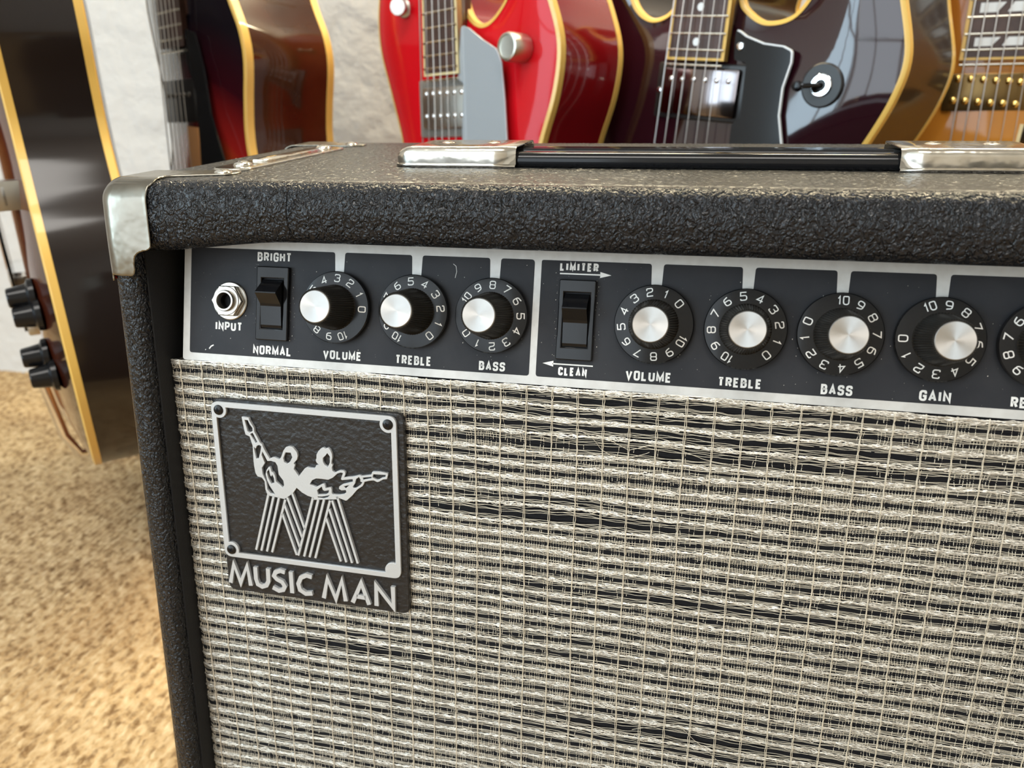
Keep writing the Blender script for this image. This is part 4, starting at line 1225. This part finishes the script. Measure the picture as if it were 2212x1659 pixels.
for i, (u, v) in enumerate(((150, 201), (160, 186), (150, 147), (162, 131))):
    z = G1.arch(u / 1000, v / 1000)
    vs, fs = lathe([(0, 0), (.0145, 0), (.0140, .004), (.0105, .006), (.0085, .020), (.0075, .021), (0, .021)], 24)
    mesh_obj('control_knob', vs, fs, BLACK_PLASTIC, G1.root, M1 @ Matrix.Translation((u / 1000, v / 1000, z)), True, 35)
pk = G1.box('pickup', -.035, .035, .16, .20, .012, .030, CHROME); generic_pole(G1, pk, [-.025 + .01 * i for i in range(6)], .18, .030, .0024, GREY_METAL)
fr = G1.slabp('pickguard', round_poly([(.032, .36), (.075, .34), (.10, .24), (.085, .15), (.034, .17)], .008), .028, .0305, GLOSS_BLACK)
G1.box('pickguard_bracket', .060, .142, .276, .292, .016, .019, CHROME, fr)
G1.box('bracket_plate', .126, .142, .272, .296, -.006, .045, GREY_METAL, fr)
vs, fs = lathe([(0, 0), (.006, 0), (.004, .004), (.004, .009), (.0075, .011), (.007, .014), (0, .0145)], 20)
mesh_obj('strap_button', vs, fs, CHROME, G1.root, M1 @ Matrix.Translation((.0, -.001, -.035)) @ Matrix.Rotation(math.radians(90), 4, 'X'), True, 35)
vs, fs = tube([(0.05, .10, .030), (.05, .03, .022), (.045, .004, .012), (.04, -.002, -.02)], .005, 8)
v2, f2 = tube([(-.05, .10, .030), (-.05, .03, .022), (-.045, .004, .012), (-.04, -.002, -.02)], .005, 8)
mesh_obj('trapeze_tailpiece', *join([(vs, fs), (v2, f2)]), CHROME, G1.root, M1, True, 60)

# --- sunburst archtop with pickguard
M2 = plane_px((365, 90), .88, -150, 4, (362, 0), (398, 330))
out2 = [(62, 128), (92, 112), (120, 75), (140, 30), (156, 0), (161, -28), (155, -66), (152, -95), (156, -123), (175, -170), (200, -220), (212, -270), (203, -330), (160, -385), (80, -412), (0, -402), (-70, -362), (-98, -300), (-92, -240), (-62, -180), (-34, -140), (-22, -112), (-20, -85), (-24, -56), (-38, 3), (-45, 46), (-35, 92), (-8, 120), (25, 130)]
SB2 = burst('cherry_burst', (.08, -.22), .02, .175, [(.75, .30, .04), (.62, .14, .02), (.30, .015, .012), (.035, .004, .008), (.008, .006, .009)])
RIM2 = mat('walnut_lacquer', (.060, .019, .006), .2, spec=.1, coat=.8, coat_rough=.03, var=(14, (.026, .008, .003), .9))
G2 = Guitar('archtop_guitar', 'black to cherry sunburst archtop guitar with brown side behind the amplifier corner', M2, out2, .100, .016, SB2, RIM2, BIND, bw=.0075)
hh2 = .022
a, b_ = G2.uv(352, 103, hh2), G2.uv(391, 103, hh2)
G2.neck((a[0] + b_[0]) / 2, (a[1] + b_[1]) / 2, .054, hh2, 640, 20, None)
G2.strings(.052, .026)
pz = G2.uv(400, 218, .020)
pk = G2.box('pickup', G2.cu - .034, G2.cu + .034, pz[1] - .021, pz[1] + .021, .010, .0205, PICKUP_BLACK); generic_pole(G2, pk, [G2.cu - .025 + .01 * i for i in range(6)], pz[1] + .006, .0205, .0024, GREY_METAL)
pg = [G2.uv(*q, .020) for q in ((397, 60), (420, 70), (440, 150), (455, 245), (490, 365), (495, 420), (440, 430), (432, 300), (424, 200), (402, 130))]
G2.slabp('pickguard', round_poly(pg, .006), .0185, .0205, GLOSS_BLACK)
TANW = mat('tan_finish', (.55, .26, .09), .5)
tn = [G2.uv(*q, .019) for q in ((402, 272), (426, 276), (437, 400), (413, 400))]
G2.slabp('tan_strip', tn, .012, .0185, TANW)  # plain tan strip below the pickup

# --- red single cutaway with grey pickguard
M3 = plane_px((950, 150), .80, -149, 4, (915, 0), (925, 300))
out3 = [(38, 110), (38, 78), (40, 58), (47, 43), (61, 35), (76, 38), (93, 52), (104, 70), (120, 77), (136, 67), (148, 46), (159, 10), (154, -29), (138, -71), (128, -110), (132, -150), (160, -200), (188, -260), (192, -310), (170, -370), (110, -405), (30, -415), (-60, -405), (-128, -365), (-158, -300), (-150, -240), (-115, -180), (-80, -130), (-66, -95), (-64, -67), (-80, -18), (-95, 29), (-93, 74), (-76, 112), (-45, 136), (-8, 146), (25, 138)]
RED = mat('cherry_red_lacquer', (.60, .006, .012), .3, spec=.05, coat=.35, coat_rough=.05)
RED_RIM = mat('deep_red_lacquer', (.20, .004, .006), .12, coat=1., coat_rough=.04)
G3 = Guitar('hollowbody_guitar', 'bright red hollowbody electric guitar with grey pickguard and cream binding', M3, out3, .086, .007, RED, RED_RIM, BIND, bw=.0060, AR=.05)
hh3 = .018
a, b_ = G3.uv(915, 162, hh3), G3.uv(990, 162, hh3)
G3.neck((a[0] + b_[0]) / 2, (a[1] + b_[1]) / 2, abs(b_[0] - a[0]), hh3, 640, 22, BIND_PALE)
G3.strings(.053, .022)
p0, p1 = G3.uv(963, 186, .016), G3.uv(963, 278, .016)
pk = G3.box('pickup', G3.cu - .034, G3.cu + .035, p1[1], p0[1], .008, .0150, GREY_METAL, bev=.002)
pb = G3.box('pickup_bezel', G3.cu - .043, G3.cu + .043, p1[1] - .008, p0[1] + .008, .006, .0105, mat('clear_grey_bezel', (.30, .30, .28), .3, .5), pk, .002)
for k in range(2): generic_pole(G3, pk, [G3.cu - .026 + .0104 * i for i in range(6)], p1[1] + (.012 + .021 * k), .0150, .0026, CHROME)
pgl = [G3.uv(*q, .016) for q in ((1000, 55), (1012, 60), (1042, 85), (1072, 105), (1083, 135), (1090, 220), (1096, 330), (1093, 400), (1000, 400), (998, 280), (1001, 178), (989, 174), (995, 60))]
G3.slabp('pickguard', round_poly(pgl, .004), .0140, .0160, mat('silver_grey_plexi', (.55, .60, .64), .12, .35, coat=1.), bev=.0003)
kn = G3.uv(1135, 105, .004)
KNURL = mat('knurled_aluminium', (.62, .62, .56), .35, 1.)
vs, fs = lathe([(0, 0), (.0118, 0), (.0122, .004), (.0122, .018), (.0112, .021), (.0098, .0215), (.0092, .0200), (0, .0195)], 40, lambda k, i: .97 if (i % 2 and k in (2, 3)) else 1.)
mesh_obj('volume_knob', vs, fs, KNURL, G3.root, M3 @ Matrix.Translation((kn[0], kn[1], G3.arch(*kn))), True, 30)
st = G3.uv(866, 18, .012)
vs, fs = lathe([(0, 0), (.009, 0), (.0085, .003), (.0045, .0045), (.0045, .010), (.0085, .0125), (.008, .016), (0, .017)], 24)
mesh_obj('strap_button', vs, fs, GREY_METAL, G3.root, M3 @ Matrix.Translation((st[0], st[1], G3.arch(*st))) @ Matrix.Rotation(math.radians(25), 4, 'Y'), True, 35)

# --- dark wine double cutaway with toggle switch
M4 = plane_px((1500, 130), .73, -149, 4, (1510, 0), (1470, 300))
out4 = [(36, 75), (40, 50), (48, 40), (65, 32), (86, 35), (99, 48), (108, 70), (126, 95), (148, 97), (165, 75), (175, 48), (187, 10), (184, -20), (171, -54), (152, -92), (143, -125), (151, -162), (180, -210), (203, -260), (203, -310), (170, -360), (100, -390), (15, -396), (-75, -386), (-138, -350), (-168, -300), (-166, -240), (-140, -185), (-120, -140), (-116, -105), (-124, -70), (-140, -35), (-148, 5), (-146, 42), (-138, 72), (-122, 96), (-100, 98), (-84, 75), (-76, 52), (-64, 39), (-48, 34), (-32, 40), (-26, 55), (-24, 75)]
WINE = mat('dark_wine_lacquer', (.020, .0045, .0075), .07, spec=.3, coat=1., coat_rough=.02)
G4 = Guitar('semi_hollow_guitar', 'dark wine double cutaway guitar with black pickguard and toggle switch', M4, out4, .102, .009, WINE, DARK_RIM, BIND, bw=.0062, AR=.06)
hh4 = .020
a, b_ = G4.uv(1437, 130, hh4), G4.uv(1563, 130, hh4)
G4.neck((a[0] + b_[0]) / 2, (a[1] + b_[1]) / 2, abs(b_[0] - a[0]), hh4, 660, 20, BIND, [(19, 'dot'), (17, 'dot'), (15, 'dot')])
G4.strings(.060, .024)
p0, p1 = G4.uv(1510, 146, .018), G4.uv(1500, 250, .018)
q0, q1 = G4.uv(1428, 200, .018), G4.uv(1590, 200, .018)
pk = G4.box('pickup', q0[0], q1[0], p1[1], p0[1], .006, .0175, mat('darkened_chrome', (.20, .17, .17), .12, 1.), bev=.0022)  # chrome cover, colour darkened to stand in for a dark reflection
ring = G4.box('pickup_ring', q0[0] - .010, q1[0] + .012, p1[1] - .004, p0[1] + .004, .004, .0125, PICKUP_BLACK, pk, .002)
generic_pole(G4, pk, [q0[0] + (q1[0] - q0[0]) * (.12 + .152 * i) for i in range(6)], p0[1] - .010, .0175, .0022, CHROME)
for uu in (q0[0] - .006, q1[0] + .007):
    vs, fs = lathe([(0, 0), (.0028, 0), (.0022, .0012), (0, .0016)], 16)
    mesh_obj('ring_screw', vs, fs, CHROME, pk, M4 @ Matrix.Translation((uu, (p0[1] + p1[1]) / 2, .0124)), True, 40)
pgl = [G4.uv(*q, .015) for q in ((1590, 60), (1612, 78), (1650, 94), (1692, 100), (1711, 110), (1709, 135), (1690, 190), (1682, 250), (1688, 320), (1695, 420), (1560, 420), (1580, 268), (1598, 255), (1612, 135), (1585, 130))]
pgs = round_poly(pgl, .004)
g4p = G4.slabp('pickguard', pgs, .0130, .0150, GLOSS_BLACK)
mesh_obj('pickguard_edge', *ribbon(pgs[3:52], .0012, .0128, .0152), PEARL, g4p, M4)
sc = G4.uv(1600, 100, .015); vs, fs = lathe([(0, 0), (.0035, 0), (.003, .0015), (0, .0022)], 16)
mesh_obj('screw', vs, fs, CHROME, g4p, M4 @ Matrix.Translation((sc[0], sc[1], .015)), True, 40)
tg = G4.uv(1770, 184, .014); z4 = G4.arch(*tg)
vs, fs = lathe([(0, -.002), (.0172, -.002), (.0172, .0008), (.0160, .0018), (.0095, .0018), (0, .0018)], 40)
TM = M4 @ Matrix.Translation((tg[0], tg[1], z4))
tw = mesh_obj('toggle_switch', vs, fs, PICKUP_BLACK, G4.root, TM, True, 35)
vs, fs = lathe([(.0045, .0018), (.0088, .0018), (.0088, .0030), (.0080, .0036), (.0045, .0036)], 32)
mesh_obj('toggle_nut', vs, fs, CHROME, tw, TM, True, 35)
vs, fs = tube([(0, 0, .001), (-.006, -.001, .012), (-.010, -.002, .019)], .0020, 10)
v2, f2 = lathe([(0, -.004), (.0030, -.003), (.0042, .0), (.0035, .004), (0, .005)], 14)
v2 = [(x - .0108, y - .002, z + .0195) for x, y, z in v2]
mesh_obj('toggle_lever', *join([(vs, fs), (v2, f2)]), GLOSS_BLACK, tw, TM, True, 50)

# --- amber archtop with gold hardware
M5 = plane_px((2120, 130), .735, -168, 4, (2110, 0), (2060, 300))
out5 = [(70, 115), (74, 70), (86, 45), (110, 36), (135, 48), (150, 72), (168, 75), (184, 50), (190, 5), (182, -45), (165, -90), (160, -130), (175, -180), (205, -235), (222, -290), (210, -345), (165, -390), (90, -412), (25, -415), (-45, -405), (-85, -370), (-104, -310), (-104, -260), (-92, -200), (-80, -150), (-76, -110), (-80, -60), (-90, -10), (-92, 40), (-82, 90), (-58, 125), (-20, 142), (35, 138)]
AMBER = burst('amber_burst', (.03, -.17), .06, .24, [(.62, .26, .04), (.50, .19, .026), (.28, .09, .012), (.12, .035, .007)])
AMB_RIM = mat('amber_lacquer', (.30, .12, .025), .12, coat=1.)
G5 = Guitar('archtop_guitar', 'amber archtop guitar with gold hardware and slashed block inlays', M5, out5, .085, .016, AMBER, AMB_RIM, BIND, bw=.0065)
hh5 = .020
a = G5.uv(2072, 128, hh5)
G5.neck(a[0] + .0285, a[1] - .001, .057, hh5, 660, 20, BIND, [(19, 'block'), (17, 'block'), (15, 'block')])
G5.strings(.054, .024)
p0, p1 = G5.uv(2100, 158, .018), G5.uv(2090, 240, .018)
pk = G5.box('pickup', G5.cu - .037, G5.cu + .037, p1[1], p0[1], .006, .0165, mat('dark_gold_cover', (.16, .10, .035), .25, .8), bev=.0015)
G5.box('pickup_ring', G5.cu - .046, G5.cu + .046, p1[1] - .006, p0[1] + .006, .004, .0115, mat('antique_gold', (.50, .33, .11), .3, .9), pk, .002)
r1 = [G5.uv(x, y, .018) for x, y in ((2070, 170), (2098, 171), (2125, 172), (2152, 174), (2180, 175), (2205, 177))]
r2 = [G5.uv(x, y, .018) for x, y in ((2058, 217), (2084, 218), (2112, 220), (2139, 222), (2166, 223), (2193, 225))]
for r in (r1, r2):
    me = as_mesh('pole', lathe([(0, 0), (.0033, 0), (.0030, .0012), (.0018, .0020), (0, .0023)], 16), GOLD)
    for q in r: link_mesh('pole_piece', me, None, pk, M5 @ Matrix.Translation((q[0], q[1], .0164)))
pgl = [G5.uv(*q, .016) for q in ((2208, 270), (2240, 262), (2290, 300), (2290, 420), (2180, 420), (2195, 330))]
g5p = G5.slabp('pickguard', round_poly(pgl, .004), .0140, .0160, GLOSS_BLACK)
mesh_obj('pickguard_edge', *ribbon([G5.uv(*q, .016) for q in ((2208, 268), (2202, 290), (2196, 312), (2190, 400))], .0030, .0138, .0162), BIND_PALE, g5p, M5)

# hangers that carry the guitars from the ceiling (above the frame)
def hanger(g, label):
    P = lambda u, v, z: g.M @ Vector((u, v, z))
    b = P(g.cu, g.nut + .004, g.h - .045)
    r = empty('guitar_hanger', (b.x, b.y, ZC), label, 'hanger', None)
    mesh_obj('rod', *tube([(b.x, b.y, ZC), (b.x, b.y, b.z + .02), b], .006, 10), GREY_METAL, r, None, True, 40)
    pts = [P(g.cu - .030, g.nut + .002, g.h + .012), P(g.cu - .030, g.nut + .002, g.h - .030), P(g.cu - .012, g.nut + .003, g.h - .044), b, P(g.cu + .012, g.nut + .003, g.h - .044), P(g.cu + .030, g.nut + .002, g.h - .030), P(g.cu + .030, g.nut + .002, g.h + .012)]
    mesh_obj('yoke', *tube(pts, .0055, 10), BLACK_PLASTIC, r, None, True, 40)
    mesh_obj('ceiling_plate', *[[(x + b.x, y + b.y, z + ZC) for x, y, z in lathe([(0, -.004), (.03, -.004), (.03, 0), (0, 0)], 24)[0]], lathe([(0, -.004), (.03, -.004), (.03, 0), (0, 0)], 24)[1]], GREY_METAL, r)
hanger(G1, 'ceiling hanger holding the edge-on sunburst archtop')
hanger(G2, 'ceiling hanger holding the cherry sunburst archtop')
hanger(G3, 'ceiling hanger holding the red hollowbody guitar')
hanger(G4, 'ceiling hanger holding the dark wine guitar')
hanger(G5, 'ceiling hanger holding the amber archtop guitar')
lamp = empty('strip_lamp', (.10, wall_y(.1), .8), 'unseen white strip lamp on the wall above the guitar row', 'lamp')
bm_obj('housing', bm_box(-.32, 1.0, .60, .68, .80, .83, .004), WHITEPAINT, lamp)
for xx in (-.2, .34, .88):
    bm_obj('bracket', bm_box(xx - .015, xx + .015, .67, wall_y(xx), .81, .825, .002), WHITEPAINT, lamp)



panel = empty('ceiling_fill_lamp', (.15, -.75, ZC), 'added unseen white lamp panel on the ceiling before the amplifier', 'lamp')  # body of the added ceiling fill light
bm_obj('housing', bm_box(-.46, .76, -1.36, -.14, 2.03, ZC, .004), WHITEPAINT, panel)
